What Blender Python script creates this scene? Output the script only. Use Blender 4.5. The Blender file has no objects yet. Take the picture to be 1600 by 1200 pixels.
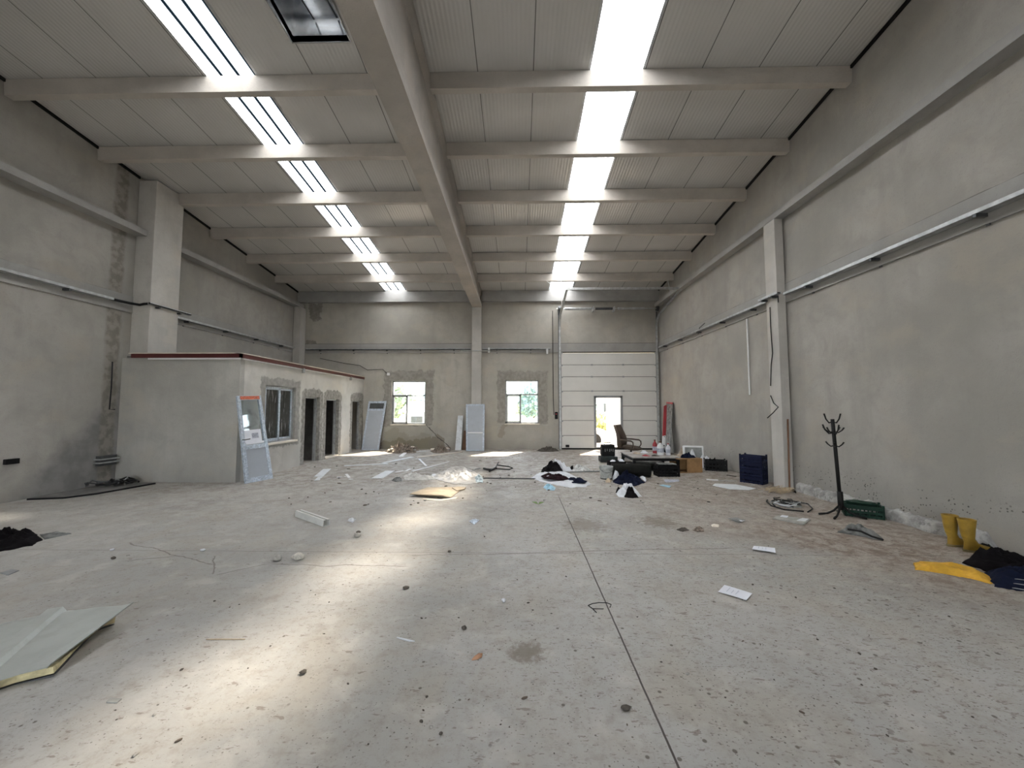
import bpy, math, random
from math import sin, cos, pi, radians, atan, sqrt
from mathutils import Vector, Matrix, noise
random.seed(7)
S = bpy.context.scene
COL = S.collection

# ------------------------------------------------------------------ camera
H = 1.6
YAW = atan(11 / 600); PIT = atan(.06)
cam_d = bpy.data.cameras.new('camera'); cam_d.sensor_width = 36; cam_d.lens = 36 * 600 / 1600
cam_d.clip_start = .05; cam_d.clip_end = 500
cam = bpy.data.objects.new('camera', cam_d); COL.objects.link(cam)
cam.location = (0, 0, H); cam.rotation_euler = (pi / 2 + PIT, 0, YAW)
S.camera = cam
S.view_settings.view_transform = 'Standard'; S.view_settings.look = 'None'
S.view_settings.gamma = 1; S.view_settings.use_curve_mapping = False
S.view_settings.exposure = -0.44

# ------------------------------------------------------------------ sky, sun, daylight at the skylights
W = bpy.data.worlds.new('sky'); S.world = W; W.use_nodes = True
wn = W.node_tree.nodes; wl = W.node_tree.links
bg = wn['Background']
skt = wn.new('ShaderNodeTexSky'); skt.sky_type = 'NISHITA'; skt.sun_disc = False
skt.sun_elevation = radians(45); skt.sun_rotation = radians(28); skt.dust_density = 1.0; skt.air_density = 1.0
hsn = wn.new('ShaderNodeHueSaturation'); hsn.inputs['Saturation'].default_value = .38; wl.new(skt.outputs[0], hsn.inputs['Color']); wl.new(hsn.outputs[0], bg.inputs[0]); bg.inputs[1].default_value = 2.2
sd = bpy.data.lights.new('sun', 'SUN'); sd.energy = 64; sd.angle = radians(5); sd.color = (1, .84, .64)
sun = bpy.data.objects.new('sun', sd); COL.objects.link(sun)
SUN = Vector((-.468, -.867, -1)).normalized()
sun.rotation_euler = SUN.to_track_quat('-Z', 'Y').to_euler()

XR, XL, YB, YF = 5.35, -8.6, 14.7, -7.0
SY0 = 2.0     # the skylight strips start here
RS = .115
def roof(y): return 6.07 + RS * (YB - y)
SKY = ((-5.18, -4.32), (1.15, 2.03))
def daylight(xc, w, e):
    d = bpy.data.lights.new('skylight_daylight', 'AREA'); d.shape = 'RECTANGLE'
    L = (YB - SY0) / cos(atan(RS)); d.size = w; d.size_y = L; d.energy = e; d.color = (1, .98, .91)
    o = bpy.data.objects.new('skylight_daylight', d); COL.objects.link(o)
    yc = (YB + SY0) / 2; o.location = (xc, yc, roof(yc) + .45); o.rotation_euler = (-atan(RS), 0, 0)
daylight(-4.75, .8, 430); daylight(1.59, .8, 340)

# added fill light in an assumed, unseen gate behind the camera
gd = bpy.data.lights.new('gate_fill', 'AREA'); gd.shape = 'RECTANGLE'; gd.size = 4.6; gd.size_y = 4.2; gd.energy = 230; gd.color = (1, .97, .90)
go = bpy.data.objects.new('gate_fill', gd); COL.objects.link(go); go.location = (-2.5, YF - .35, 2.2); go.rotation_euler = (pi / 2, 0, 0)

# ------------------------------------------------------------------ helpers
_a = Vector((-sin(YAW) * cos(PIT), cos(YAW) * cos(PIT), sin(PIT))); _r = Vector((cos(YAW), sin(YAW), 0)); _u = _r.cross(_a)
def ray(x, y): return _a + _r * ((x - 800) / 600) - _u * ((y - 600) / 600)
def G(x, y, z=0.0):
    d = ray(x, y); t = (z - H) / d.z; return Vector((d.x * t, d.y * t, z))
def GY(x, y, Y):
    d = ray(x, y); t = Y / d.y; return Vector((d.x * t, Y, H + d.z * t))
def GX(x, y, X):
    d = ray(x, y); t = X / d.x; return Vector((X, d.y * t, H + d.z * t))

class MB:
    def __init__(s): s.v = []; s.f = []; s.m = []; s.mi = 0
    def add(s, vs, fs):
        n = len(s.v); s.v += [Vector(v) for v in vs]
        for f in fs: s.f.append([i + n for i in f]); s.m.append(s.mi)
        return s
    def box(s, a, b, M=None):
        x0, y0, z0 = a; x1, y1, z1 = b
        vs = [Vector(p) for p in ((x0, y0, z0), (x1, y0, z0), (x1, y1, z0), (x0, y1, z0), (x0, y0, z1), (x1, y0, z1), (x1, y1, z1), (x0, y1, z1))]
        if M: vs = [M @ v for v in vs]
        return s.add(vs, [(0, 3, 2, 1), (4, 5, 6, 7), (0, 1, 5, 4), (1, 2, 6, 5), (2, 3, 7, 6), (3, 0, 4, 7)])
    def bbox(s, a, b, r=.01, M=None):       # bevelled box
        import bmesh
        bm = bmesh.new(); t = MB().box(a, b)
        vs = [bm.verts.new(v) for v in t.v]
        for f in t.f: bm.faces.new([vs[i] for i in f])
        bmesh.ops.bevel(bm, geom=bm.edges[:], offset=r, segments=2, profile=.6, affect='EDGES')
        bm.verts.index_update()
        V = [(M @ v.co if M else v.co.copy()) for v in bm.verts]
        s.add(V, [[v.index for v in f.verts] for f in bm.faces]); bm.free(); return s
    def prism(s, poly, z0, z1, M=None):
        n = len(poly); vs = [Vector((p[0], p[1], z0)) for p in poly] + [Vector((p[0], p[1], z1)) for p in poly]
        if M: vs = [M @ v for v in vs]
        return s.add(vs, [list(range(n))[::-1], list(range(n, 2 * n))] + [(i, (i + 1) % n, n + (i + 1) % n, n + i) for i in range(n)])
    def tube(s, pts, r, seg=8, cap=True):
        pts = [Vector(p) for p in pts]; n = len(pts)
        rs = r if isinstance(r, (list, tuple)) else [r] * n
        up = None; vs = []
        for i, p in enumerate(pts):
            t = (pts[min(i + 1, n - 1)] - pts[max(i - 1, 0)]).normalized()
            if up is None: up = t.orthogonal().normalized()
            up = (up - t * up.dot(t)).normalized(); q = t.cross(up)
            vs += [p + (up * cos(2 * pi * k / seg) + q * sin(2 * pi * k / seg)) * rs[i] for k in range(seg)]
        fs = [(i * seg + k, i * seg + (k + 1) % seg, (i + 1) * seg + (k + 1) % seg, (i + 1) * seg + k) for i in range(n - 1) for k in range(seg)]
        if cap: fs += [list(range(seg))[::-1], list(range((n - 1) * seg, n * seg))]
        return s.add(vs, fs)
    def lathe(s, prof, c=(0, 0, 0), seg=20, M=None, sx=1, sy=1):
        vs = []; c = Vector(c)
        for r, z in prof:
            for k in range(seg):
                a = 2 * pi * k / seg; v = Vector((r * cos(a) * sx, r * sin(a) * sy, z))
                vs.append((M @ v if M else v) + c)
        n = len(prof)
        fs = [(i * seg + k, i * seg + (k + 1) % seg, (i + 1) * seg + (k + 1) % seg, (i + 1) * seg + k) for i in range(n - 1) for k in range(seg)]
        if prof[0][0] > 1e-4: fs.append(list(range(seg))[::-1])
        if prof[-1][0] > 1e-4: fs.append(list(range((n - 1) * seg, n * seg)))
        return s.add(vs, fs)
    def obj(s, name, mats, parent=None, smooth=False, base=True):
        me = bpy.data.meshes.new(name)
        off = Vector((0, 0, 0)); R = Matrix.Identity(3)
        if parent is not None:
            q = parent; loc = Vector((0, 0, 0))
            while q is not None: loc = loc + q.location; q = q.parent
            off = loc
        elif base:
            xs = [v.x for v in s.v]; ys = [v.y for v in s.v]
            off = Vector(((min(xs) + max(xs)) / 2, (min(ys) + max(ys)) / 2, min(v.z for v in s.v)))
        me.from_pydata([v - off for v in s.v], [], s.f)
        if not isinstance(mats, (list, tuple)): mats = [mats]
        for m in mats: me.materials.append(m)
        me.polygons.foreach_set('material_index', s.m)
        if smooth: me.polygons.foreach_set('use_smooth', [True] * len(s.f))
        me.update()
        o = bpy.data.objects.new(name, me); COL.objects.link(o)
        if parent is not None: o.parent = parent
        elif base: o.location = off
        if smooth == 'a':
            try:
                me.set_sharp_from_angle(angle=radians(38))
            except Exception: pass
        return o
def tag(o, label, cat=None, group=None, kind=None):
    if label: o['label'] = label
    if cat: o['category'] = cat
    if group: o['group'] = group
    if kind: o['kind'] = kind
    return o
def root(name, label, cat, loc, group=None):
    o = bpy.data.objects.new(name, None); o.empty_display_size = .1; COL.objects.link(o); o.location = loc
    return tag(o, label, cat, group)
def struct(name, mb, mat, label=None, parent=None, smooth=False):
    o = mb.obj(name, mat, parent, smooth, base=False)
    if parent is None: o['kind'] = 'structure'
    if label: o['label'] = label
    return o
def frame(a, b):   # matrix with X along a->b, origin at a
    a = Vector(a); b = Vector(b); x = (b - a).normalized(); z = Vector((0, 0, 1))
    if abs(x.z) > .99: z = Vector((0, 1, 0))
    y = z.cross(x).normalized(); z = x.cross(y)
    return Matrix(((x.x, y.x, z.x, a.x), (x.y, y.y, z.y, a.y), (x.z, y.z, z.z, a.z), (0, 0, 0, 1)))
def fbm(p, o=4): return noise.fractal(Vector(p), 1.0, 2.0, o)
def jig(pts, r, n=3):      # ragged subdivision of a closed polygon
    out = []; m = len(pts)
    for i in range(m):
        a = Vector(pts[i]).to_2d(); b = Vector(pts[(i + 1) % m]).to_2d()
        for k in range(n):
            p = a.lerp(b, k / n)
            out.append(p + Vector((random.uniform(-r, r), random.uniform(-r, r))))
    return out
def heap(pts, h, seed=0, rough=.5, freq=6, rings=20, seg=84, z0=0.0, edge=.006, power=.7, crease=0.0):
    """closed lumpy body over a ground outline: cloth, rags, rubble, bags"""
    P = [Vector((min(p[0], 5.22), min(p[1], 14.5) if p[1] < 20 else p[1])) for p in pts]; c = sum(P, Vector((0, 0))) / len(P)
    per = [0]
    for i in range(len(P)): per.append(per[-1] + (P[(i + 1) % len(P)] - P[i]).length)
    def at(t):
        d = t * per[-1]
        for i in range(len(P)):
            if d <= per[i + 1]: return P[i].lerp(P[(i + 1) % len(P)], (d - per[i]) / max(1e-6, per[i + 1] - per[i]))
        return P[0]
    vs = []
    sz = max((p - c).length for p in P)
    for r in range(rings + 1):
        f = 1 - r / rings
        for k in range(seg):
            q = at(k / seg); wob = 1 + .10 * fbm((k * .35, seed, 1)) * (1 if r == 0 else .4)
            p = c + (q - c) * f * wob
            n1 = fbm((p.x * freq, p.y * freq, seed * 3.1), 4)
            cr = abs(noise.noise(Vector((p.x * freq * 1.7, p.y * freq * 1.7, seed * 1.7 + 9))))
            n2 = fbm((p.x * freq * 3.1 + 5, p.y * freq * 3.1, seed), 3)
            dome = (1 - f ** (1.7 / power))
            z = z0 + edge + h * dome * (.82 + rough * 1.25 * n1 + rough * .35 * n2 - crease * cr * .8) if r else z0 + edge
            z = max(z, z0 + edge)
            vs.append(Vector((p.x, p.y, z)))
    vs.append(Vector((c.x, c.y, sum(v.z for v in vs[-seg:]) / seg)))
    n = len(vs)
    base = [Vector((v.x, v.y, z0)) for v in vs[:seg]]
    vs += base
    fs = [(r * seg + k, r * seg + (k + 1) % seg, (r + 1) * seg + (k + 1) % seg, (r + 1) * seg + k) for r in range(rings) for k in range(seg)]
    fs += [(rings * seg + k, rings * seg + (k + 1) % seg, n - 1) for k in range(seg)]
    fs += [(n + k, n + (k + 1) % seg, (k + 1) % seg, k) for k in range(seg)]
    fs.append([n + k for k in range(seg)][::-1])
    return MB().add(vs, fs)
def stone(c, r, seed, sq=.7):
    import bmesh
    bm = bmesh.new(); bmesh.ops.create_icosphere(bm, subdivisions=2, radius=1)
    rnd = random.Random(seed); sx, sy = rnd.uniform(.7, 1.3), rnd.uniform(.6, 1.1)
    bm.verts.index_update(); V = []
    for v in bm.verts:
        d = 1 + .35 * noise.noise(v.co * 1.4 + Vector((seed * 3.3, 0, 0))) + .12 * noise.noise(v.co * 4 + Vector((seed, 2, 0)))
        V.append(Vector((v.co.x * d * sx * r, v.co.y * d * sy * r, v.co.z * d * sq * r)))
    mz = min(v.z for v in V); F = [[v.index for v in f.verts] for f in bm.faces]; bm.free()
    return MB().add([v + Vector((c[0], c[1], c[2] - mz)) for v in V], F)

# ------------------------------------------------------------------ materials
class NT:
    def __init__(s, name):
        s.mat = bpy.data.materials.new(name); s.mat.use_nodes = True
        s.t = s.mat.node_tree; s.b = s.t.nodes['Principled BSDF']; s.out = s.t.nodes['Material Output']
        s.tc = s.t.nodes.new('ShaderNodeTexCoord'); s.P = s.tc.outputs['Object']; s._x = None
    def lk(s, a, b):
        if isinstance(a, bpy.types.NodeSocket): s.t.links.new(a, b)
        else:
            try: b.default_value = a
            except Exception: b.default_value = (*a, 1) if len(a) == 3 else a
    def m(s, op, a, b=0.0, c=None, clamp=False):
        n = s.t.nodes.new('ShaderNodeMath'); n.operation = op; n.use_clamp = clamp
        s.lk(a, n.inputs[0]); s.lk(b, n.inputs[1])
        if c is not None: s.lk(c, n.inputs[2])
        return n.outputs[0]
    def xyz(s, i):
        if s._x is None:
            s._x = s.t.nodes.new('ShaderNodeSeparateXYZ'); s.t.links.new(s.P, s._x.inputs[0])
        return s._x.outputs[i]
    def mapv(s, sc, loc=(0, 0, 0), rot=(0, 0, 0)):
        n = s.t.nodes.new('ShaderNodeMapping'); s.t.links.new(s.P, n.inputs[0])
        n.inputs['Scale'].default_value = sc; n.inputs['Location'].default_value = loc; n.inputs['Rotation'].default_value = rot
        return n.outputs[0]
    def noise(s, scale, detail=4, rough=.55, vec=None, dist=0.0):
        n = s.t.nodes.new('ShaderNodeTexNoise'); s.t.links.new(vec if vec is not None else s.P, n.inputs['Vector'])
        n.inputs['Scale'].default_value = scale; n.inputs['Detail'].default_value = detail
        n.inputs['Roughness'].default_value = rough; n.inputs['Distortion'].default_value = dist
        return n.outputs[0]
    def vor(s, scale, vec=None, feat='F1', rnd=1.0):
        n = s.t.nodes.new('ShaderNodeTexVoronoi'); n.feature = feat
        s.t.links.new(vec if vec is not None else s.P, n.inputs['Vector']); n.inputs['Scale'].default_value = scale
        n.inputs['Randomness'].default_value = rnd
        return n.outputs[0]
    def ss(s, v, a, b, lo=0.0, hi=1.0):     # smoothstep
        n = s.t.nodes.new('ShaderNodeMapRange'); n.interpolation_type = 'SMOOTHSTEP'
        s.lk(v, n.inputs[0]); n.inputs[1].default_value = a; n.inputs[2].default_value = b
        n.inputs[3].default_value = lo; n.inputs[4].default_value = hi
        return n.outputs[0]
    def mix(s, f, a, b, mode='MIX'):
        n = s.t.nodes.new('ShaderNodeMix'); n.data_type = 'RGBA'; n.blend_type = mode; n.clamp_factor = True
        s.lk(f, n.inputs[0])
        for v, i in ((a, 6), (b, 7)):
            if isinstance(v, bpy.types.NodeSocket): s.t.links.new(v, n.inputs[i])
            else: n.inputs[i].default_value = (*v, 1) if len(v) == 3 else v
        return n.outputs[2]
    def rect(s, axis, u0, u1, z0, z1, ragged=.12, scale=5):   # ragged rectangle mask in wall coordinates
        nz = s.m('MULTIPLY', s.m('SUBTRACT', s.noise(scale, 5, .6), .5), ragged * 4)
        u = s.xyz(axis); z = s.xyz(2)
        du = s.m('SUBTRACT', s.m('ABSOLUTE', s.m('SUBTRACT', u, (u0 + u1) / 2)), (u1 - u0) / 2)
        dz = s.m('SUBTRACT', s.m('ABSOLUTE', s.m('SUBTRACT', z, (z0 + z1) / 2)), (z1 - z0) / 2)
        return s.ss(s.m('ADD', s.m('MAXIMUM', du, dz), nz), -.01, .03, 1, 0)
    def line(s, axis, v, w, wob=0.0, sc=3):
        d = s.m('SUBTRACT', s.xyz(axis), v)
        if wob: d = s.m('ADD', d, s.m('MULTIPLY', s.m('SUBTRACT', s.noise(sc, 3), .5), wob))
        return s.ss(s.m('ABSOLUTE', d), w * .5, w, 1, 0)
    def bump(s, h, st=.3, d=.01):
        n = s.t.nodes.new('ShaderNodeBump'); s.lk(h, n.inputs['Height']); n.inputs['Strength'].default_value = st; n.inputs['Distance'].default_value = d
        s.t.links.new(n.outputs[0], s.b.inputs['Normal']); return n
    def fin(s, col, rough=.8, metal=0.0, spec=.5):
        s.lk(col, s.b.inputs['Base Color']); s.lk(rough, s.b.inputs['Roughness']); s.lk(metal, s.b.inputs['Metallic'])
        s.b.inputs['Specular IOR Level'].default_value = spec
        return s.mat
def C3(h):
    h = h.lstrip('#'); return tuple((int(h[i:i + 2], 16) / 255) ** 2.2 for i in (0, 2, 4))
def mul(c, k): return tuple(min(1, x * k) for x in c)
def plain(name, col, rough=.6, metal=0.0, var=.18, sc=6, bump=.0, spec=.5, dirt=None, dirt_amt=.5):
    t = NT(name); n = t.noise(sc, 5, .6)
    c = t.mix(t.ss(n, .3, .7), mul(col, 1 - var), mul(col, 1 + var * .6))
    if dirt: c = t.mix(t.ss(t.noise(sc * 2.3, 6, .65), .5, .68, 0, dirt_amt), c, dirt)
    if bump: t.bump(t.noise(sc * 4, 5, .6), bump, .01)
    return t.fin(c, rough, metal, spec)
def concrete(name, col, axis=None, patches=(), low=0.0, streak=.12, vs=1.0, extra=None):
    t = NT(name)
    c = t.mix(t.ss(t.noise(.55 * vs, 5, .55), .32, .68), mul(col, .84), mul(col, 1.10))
    c = t.mix(t.ss(t.noise(2.6 * vs, 6, .65, dist=.6), .4, .72, 0, .55), c, mul(col, .80))
    c = t.mix(t.ss(t.noise(1.3, 4, .6, vec=t.mapv((2.4, 2.4, .35), (3, 1, 7))), .45, .75, 0, streak * 3), c, mul(col, .74))
    c = t.mix(t.ss(t.noise(1.1, 5, .6, vec=t.mapv((1, 1, 1.6), (13, 5, 2))), .5, .7, 0, .5), c, (col[0] * 1.06, col[1] * 1.0, col[2] * .92))
    c = t.mix(t.ss(t.noise(38, 3, .7), .56, .72, 0, .35), c, mul(col, .7))
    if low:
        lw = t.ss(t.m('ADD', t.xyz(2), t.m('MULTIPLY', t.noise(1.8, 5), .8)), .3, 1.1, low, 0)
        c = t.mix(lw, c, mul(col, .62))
    for (u0, u1, z0, z1, k, rg) in patches:
        c = t.mix(t.m('MULTIPLY', t.rect(axis, u0, u1, z0, z1, rg), .85), c, t.mix(t.ss(t.noise(9, 5), .35, .65), mul(col, k * .85), mul(col, k * 1.15)))
    if extra: c = extra(t, c)
    t.bump(t.m('ADD', t.noise(5, 8, .65), t.m('MULTIPLY', t.noise(60, 3), .25)), .35, .02)
    return t.fin(c, .92, 0, .25)

WALLC = (.37, .355, .33)
def right_extra(t, c):
    # mould speckles above the base near the boots and the rack
    z = t.xyz(2)
    band = t.m('MULTIPLY', t.ss(t.m('ADD', z, t.m('MULTIPLY', t.noise(2, 3), .3)), .55, .85, 1, 0), t.ss(t.noise(1.6, 3), .44, .52))
    sp = t.m('MULTIPLY', t.ss(t.vor(24), .18, .30, 1, 0), t.ss(t.noise(7, 4), .45, .55))
    c = t.mix(t.m('MULTIPLY', t.m('MULTIPLY', band, sp), .85), c, (.05, .048, .042))
    c = t.mix(t.line(2, 4.07, .012, .03), c, mul(WALLC, .5))
    return c
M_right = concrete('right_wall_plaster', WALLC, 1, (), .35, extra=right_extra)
def left_extra(t, c):
    z = t.xyz(2); y = t.xyz(1)
    # darker slanting patch low in the corner by the column
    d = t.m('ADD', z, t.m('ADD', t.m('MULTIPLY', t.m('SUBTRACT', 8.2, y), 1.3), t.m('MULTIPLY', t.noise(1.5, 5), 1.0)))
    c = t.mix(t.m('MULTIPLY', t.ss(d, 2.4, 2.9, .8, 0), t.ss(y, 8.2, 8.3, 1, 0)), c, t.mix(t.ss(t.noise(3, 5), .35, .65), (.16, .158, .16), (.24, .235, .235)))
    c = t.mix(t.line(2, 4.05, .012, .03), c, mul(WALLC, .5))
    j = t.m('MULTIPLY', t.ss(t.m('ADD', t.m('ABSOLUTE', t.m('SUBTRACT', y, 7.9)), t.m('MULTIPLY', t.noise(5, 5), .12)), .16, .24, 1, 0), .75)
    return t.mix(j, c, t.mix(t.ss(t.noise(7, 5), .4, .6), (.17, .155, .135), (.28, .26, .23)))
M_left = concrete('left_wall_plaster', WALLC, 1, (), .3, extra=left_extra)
def back_extra(t, c):
    z = t.xyz(2); x = t.xyz(0)
    # green-brown damp below the first window
    m = t.rect(0, -5.3, -2.9, -.3, .38, .30, 1.7)
    c = t.mix(t.m('MULTIPLY', m, .62), c, (.17, .145, .10))
    m = t.rect(0, -5.1, -3.4, .0, .62, .34, 1.4)
    c = t.mix(t.m('MULTIPLY', m, .35), c, (.25, .235, .16))
    m = t.rect(0, -.72, -.5, .5, .95, .2, 3)
    c = t.mix(t.m('MULTIPLY', m, .4), c, (.2, .17, .12))
    # crack running down to the right from the first window
    k = t.m('SUBTRACT', t.m('ADD', z, t.m('MULTIPLY', t.m('SUBTRACT', x, -3.55), .95)), .92)
    k = t.m('ADD', k, t.m('MULTIPLY', t.m('SUBTRACT', t.noise(3.5, 4), .5), .35))
    ck = t.m('MULTIPLY', t.ss(t.m('ABSOLUTE', k), .008, .022, 1, 0), t.m('MULTIPLY', t.ss(x, -3.6, -3.5), t.ss(x, -2.65, -2.55, 1, 0)))
    c = t.mix(ck, c, (.05, .045, .04))
    c = t.mix(t.line(2, 4.05, .016, .02), c, mul(WALLC, .5))
    return c
WB = (.425, .405, .365)
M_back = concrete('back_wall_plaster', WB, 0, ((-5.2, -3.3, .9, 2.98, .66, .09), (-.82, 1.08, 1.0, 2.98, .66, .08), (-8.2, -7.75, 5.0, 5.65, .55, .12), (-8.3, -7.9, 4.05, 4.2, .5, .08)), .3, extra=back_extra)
M_belt = concrete('concrete_belt', (.36, .355, .345), None, (), 0, .05)
M_beam = concrete('beam_concrete', (.44, .41, .375), None, (), 0, .04)
M_purlin = concrete('purlin_concrete', (.52, .485, .445), None, (), 0, .02)
M_pillar = concrete('pillar_concrete', (.52, .505, .48), None, (), 0, .12)
M_boothf = concrete('booth_front_plaster', (.42, .41, .385), 0, (), .2)
def booth_extra(t, c):
    z = t.xyz(2); y = t.xyz(1)
    # fresh cement bands round the door openings, arched at the top
    for (a, b) in ((10.69, 11.49), (11.87, 12.72), (13.75, 14.6)):
        cy = (a + b) / 2; hw = (b - a) / 2 + .17
        dy = t.m('ABSOLUTE', t.m('SUBTRACT', y, cy))
        top = t.m('SUBTRACT', 2.12, t.m('MULTIPLY', t.m('POWER', t.m('DIVIDE', dy, hw), 4), .12))
        nz = t.m('MULTIPLY', t.m('SUBTRACT', t.noise(6, 5), .5), .25)
        d = t.m('MAXIMUM', t.m('SUBTRACT', dy, hw), t.m('SUBTRACT', z, top))
        m = t.ss(t.m('ADD', d, nz), -.01, .03, .9, 0)
        c = t.mix(m, c, t.mix(t.ss(t.noise(11, 5), .35, .65), (.19, .18, .165), (.33, .315, .29)))
    return c
M_booths = concrete('booth_side_plaster', (.56, .545, .515), 1, ((8.82, 10.4, .62, 2.3, .5, .07),), .15, extra=booth_extra)
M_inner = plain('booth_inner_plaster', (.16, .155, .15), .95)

def floor_mat():
    t = NT('dusty_floor'); x, y = t.xyz(0), t.xyz(1)
    c0 = (.375, .368, .35)
    c = t.mix(t.ss(t.noise(.35, 5, .55), .35, .65), mul(c0, .86), mul(c0, 1.10))
    c = t.mix(t.ss(t.noise(1.4, 6, .62, dist=.8), .42, .7, 0, .7), c, (.36, .33, .285))
    c = t.mix(t.ss(t.noise(6, 8, .75), .48, .70, 0, .75), c, (.29, .265, .23))
    c = t.mix(t.ss(t.noise(19, 6, .8), .50, .68, 0, .55), c, (.24, .215, .185))
    c = t.mix(t.ss(t.noise(3.2, 5, .6, vec=t.mapv((1, 1, 1), (9, 4, 0))), .52, .7, 0, .5), c, (.49, .47, .435))
    # brown trodden dirt on the right and in the middle distance
    dr = t.m('ADD', t.m('ADD', t.m('MULTIPLY', t.m('SUBTRACT', x, 1.2), .32), t.m('MULTIPLY', t.m('SUBTRACT', y, 4.0), .09)), t.m('MULTIPLY', t.m('SUBTRACT', t.noise(.9, 6, .6), .5), 2.2))
    dm = t.m('MULTIPLY', t.ss(dr, .2, 1.1), t.ss(y, 2.2, 4.2))
    c = t.mix(t.m('MULTIPLY', dm, .85), c, t.mix(t.ss(t.noise(6, 8, .75, dist=.5), .38, .62), (.17, .12, .092), (.37, .325, .28)))
    far = t.m('MULTIPLY', t.ss(t.m('ADD', y, t.m('MULTIPLY', t.noise(.8, 5), 3)), 5.5, 11.5), .78)
    c = t.mix(far, c, t.mix(t.ss(t.noise(4.5, 8, .8, dist=.6), .40, .60), (.215, .185, .155), (.44, .42, .39)))
    # scuffs
    sc = t.ss(t.noise(2.0, 5, .75, vec=t.mapv((.8, 5, 1), (0, 0, 0), (0, 0, .5)), dist=1.5), .60, .70, 0, .38)
    c = t.mix(sc, c, (.27, .245, .215))
    sc = t.ss(t.noise(2.6, 6, .75, vec=t.mapv((6, 1, 1), (5, 2, 0), (0, 0, .9)), dist=2), .62, .70, 0, .32)
    c = t.mix(sc, c, (.25, .235, .215))
    # specks of dirt, denser to the right
    dens = t.m('ADD', t.ss(x, -3, 4.5, .0, .05), t.ss(y, 4.5, 9, 0, .05))
    for k, (s_, r_) in enumerate(((9, .10), (21, .12), (44, .15))):
        v = t.vor(s_, vec=t.mapv((1, 1, .0), (k * 3.7, k * 1.9, 0), (0, 0, k * .7)))
        gate = t.ss(t.m('ADD', t.noise(2.3 * (k + 1), 3, .6), dens), .43, .53)
        c = t.mix(t.m('MULTIPLY', t.ss(t.m('SUBTRACT', v, dens), r_ * .45, r_, 1, 0), t.m('MULTIPLY', gate, .8)), c, (.085, .07, .055))
    for k, (rz, sc_, th_) in enumerate(((.5, 10, .63), (.75, 17, .64), (.2, 29, .65))):
        v = t.noise(sc_, 3, .6, vec=t.mapv((1, 2.8, 1), (k * 2.1, k, 0), (0, 0, rz)))
        v = t.m('ADD', v, t.m('ADD', t.ss(x, -4, 5, -.02, .035), t.ss(y, 4.5, 9, 0, .03)))
        c = t.mix(t.ss(v, th_, th_ + .05, 0, .62), c, (.16, .13, .105))
    # crumbs of spilt soil: three small patches
    for (px, py, r) in ((.05, 2.62, .17), (.9, 5.35, .45), (1.95, 5.5, .4)):
        d = t.m('SQRT', t.m('ADD', t.m('POWER', t.m('SUBTRACT', x, px), 2), t.m('POWER', t.m('SUBTRACT', y, py), 2)))
        d = t.m('ADD', d, t.m('MULTIPLY', t.m('SUBTRACT', t.noise(14, 5, .7), .5), r * 2.4))
        c = t.mix(t.ss(d, r * .3, r * .9, .75, 0), c, (.17, .145, .115))
    # saw-cut joints
    c = t.mix(t.m('MULTIPLY', t.line(0, .708, .0075, .006, 8), t.ss(y, 6.6, 7.4, 1, 0)), c, (.06, .05, .045))
    c = t.mix(t.m('MULTIPLY', t.line(1, 4.32, .007, .004, 8), .5), c, (.09, .08, .07))
    # hairline cracks on the left
    def crack(ax, ay, bx, by, w):
        L = sqrt((bx - ax) ** 2 + (by - ay) ** 2); ux, uy = (bx - ax) / L, (by - ay) / L
        al = t.m('ADD', t.m('MULTIPLY', t.m('SUBTRACT', x, ax), ux), t.m('MULTIPLY', t.m('SUBTRACT', y, ay), uy))
        pe = t.m('SUBTRACT', t.m('MULTIPLY', t.m('SUBTRACT', y, ay), ux), t.m('MULTIPLY', t.m('SUBTRACT', x, ax), uy))
        pe = t.m('ADD', pe, t.m('MULTIPLY', t.m('SUBTRACT', t.noise(2.2, 5), .5), .16))
        return t.m('MULTIPLY', t.ss(t.m('ABSOLUTE', pe), w * .4, w, .65, 0), t.m('MULTIPLY', t.ss(al, 0, .05), t.ss(al, L - .05, L, 1, 0)))
    for a, b in (((200, 848), (334, 883)), ((334, 868), (334, 898)), ((334, 898), (420, 882)), ((420, 882), (640, 884)), ((190, 877), (280, 868)), ((640, 868), (1150, 856))):
        A, B = G(*a), G(*b); c = t.mix(crack(A.x, A.y, B.x, B.y, .010), c, (.12, .10, .085))
    t.bump(t.m('ADD', t.noise(7, 8, .7), t.m('MULTIPLY', t.noise(70, 3), .3)), .3, .012)
    r = t.ss(t.noise(1.2, 5), .35, .65, .55, .85)
    return t.fin(c, r, 0, .35)
M_floor = floor_mat()

def ceiling_mat():
    t = NT('ribbed_roof_sheet'); x = t.xyz(0)
    c0 = (.56, .55, .53)
    c = t.mix(t.ss(t.noise(.5, 4), .35, .65), mul(c0, .93), mul(c0, 1.05))
    ph = t.m('FRACT', t.m('DIVIDE', t.m('SUBTRACT', x, .24), .91))
    seam = t.ss(t.m('ABSOLUTE', t.m('SUBTRACT', ph, .5)), .4895, .494)
    c = t.mix(t.m('MULTIPLY', seam, .8), c, (.07, .065, .06))
    rib = t.m('SINE', t.m('MULTIPLY', x, 2 * pi / .065))
    rib = t.m('ADD', rib, t.m('MULTIPLY', t.noise(1.0, 2, .5, vec=t.mapv((9, .02, .02))), 2.0))
    t.bump(rib, .42, .0035)
    return t.fin(c, .22, 0, .6)
M_ceil = ceiling_mat()

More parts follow.
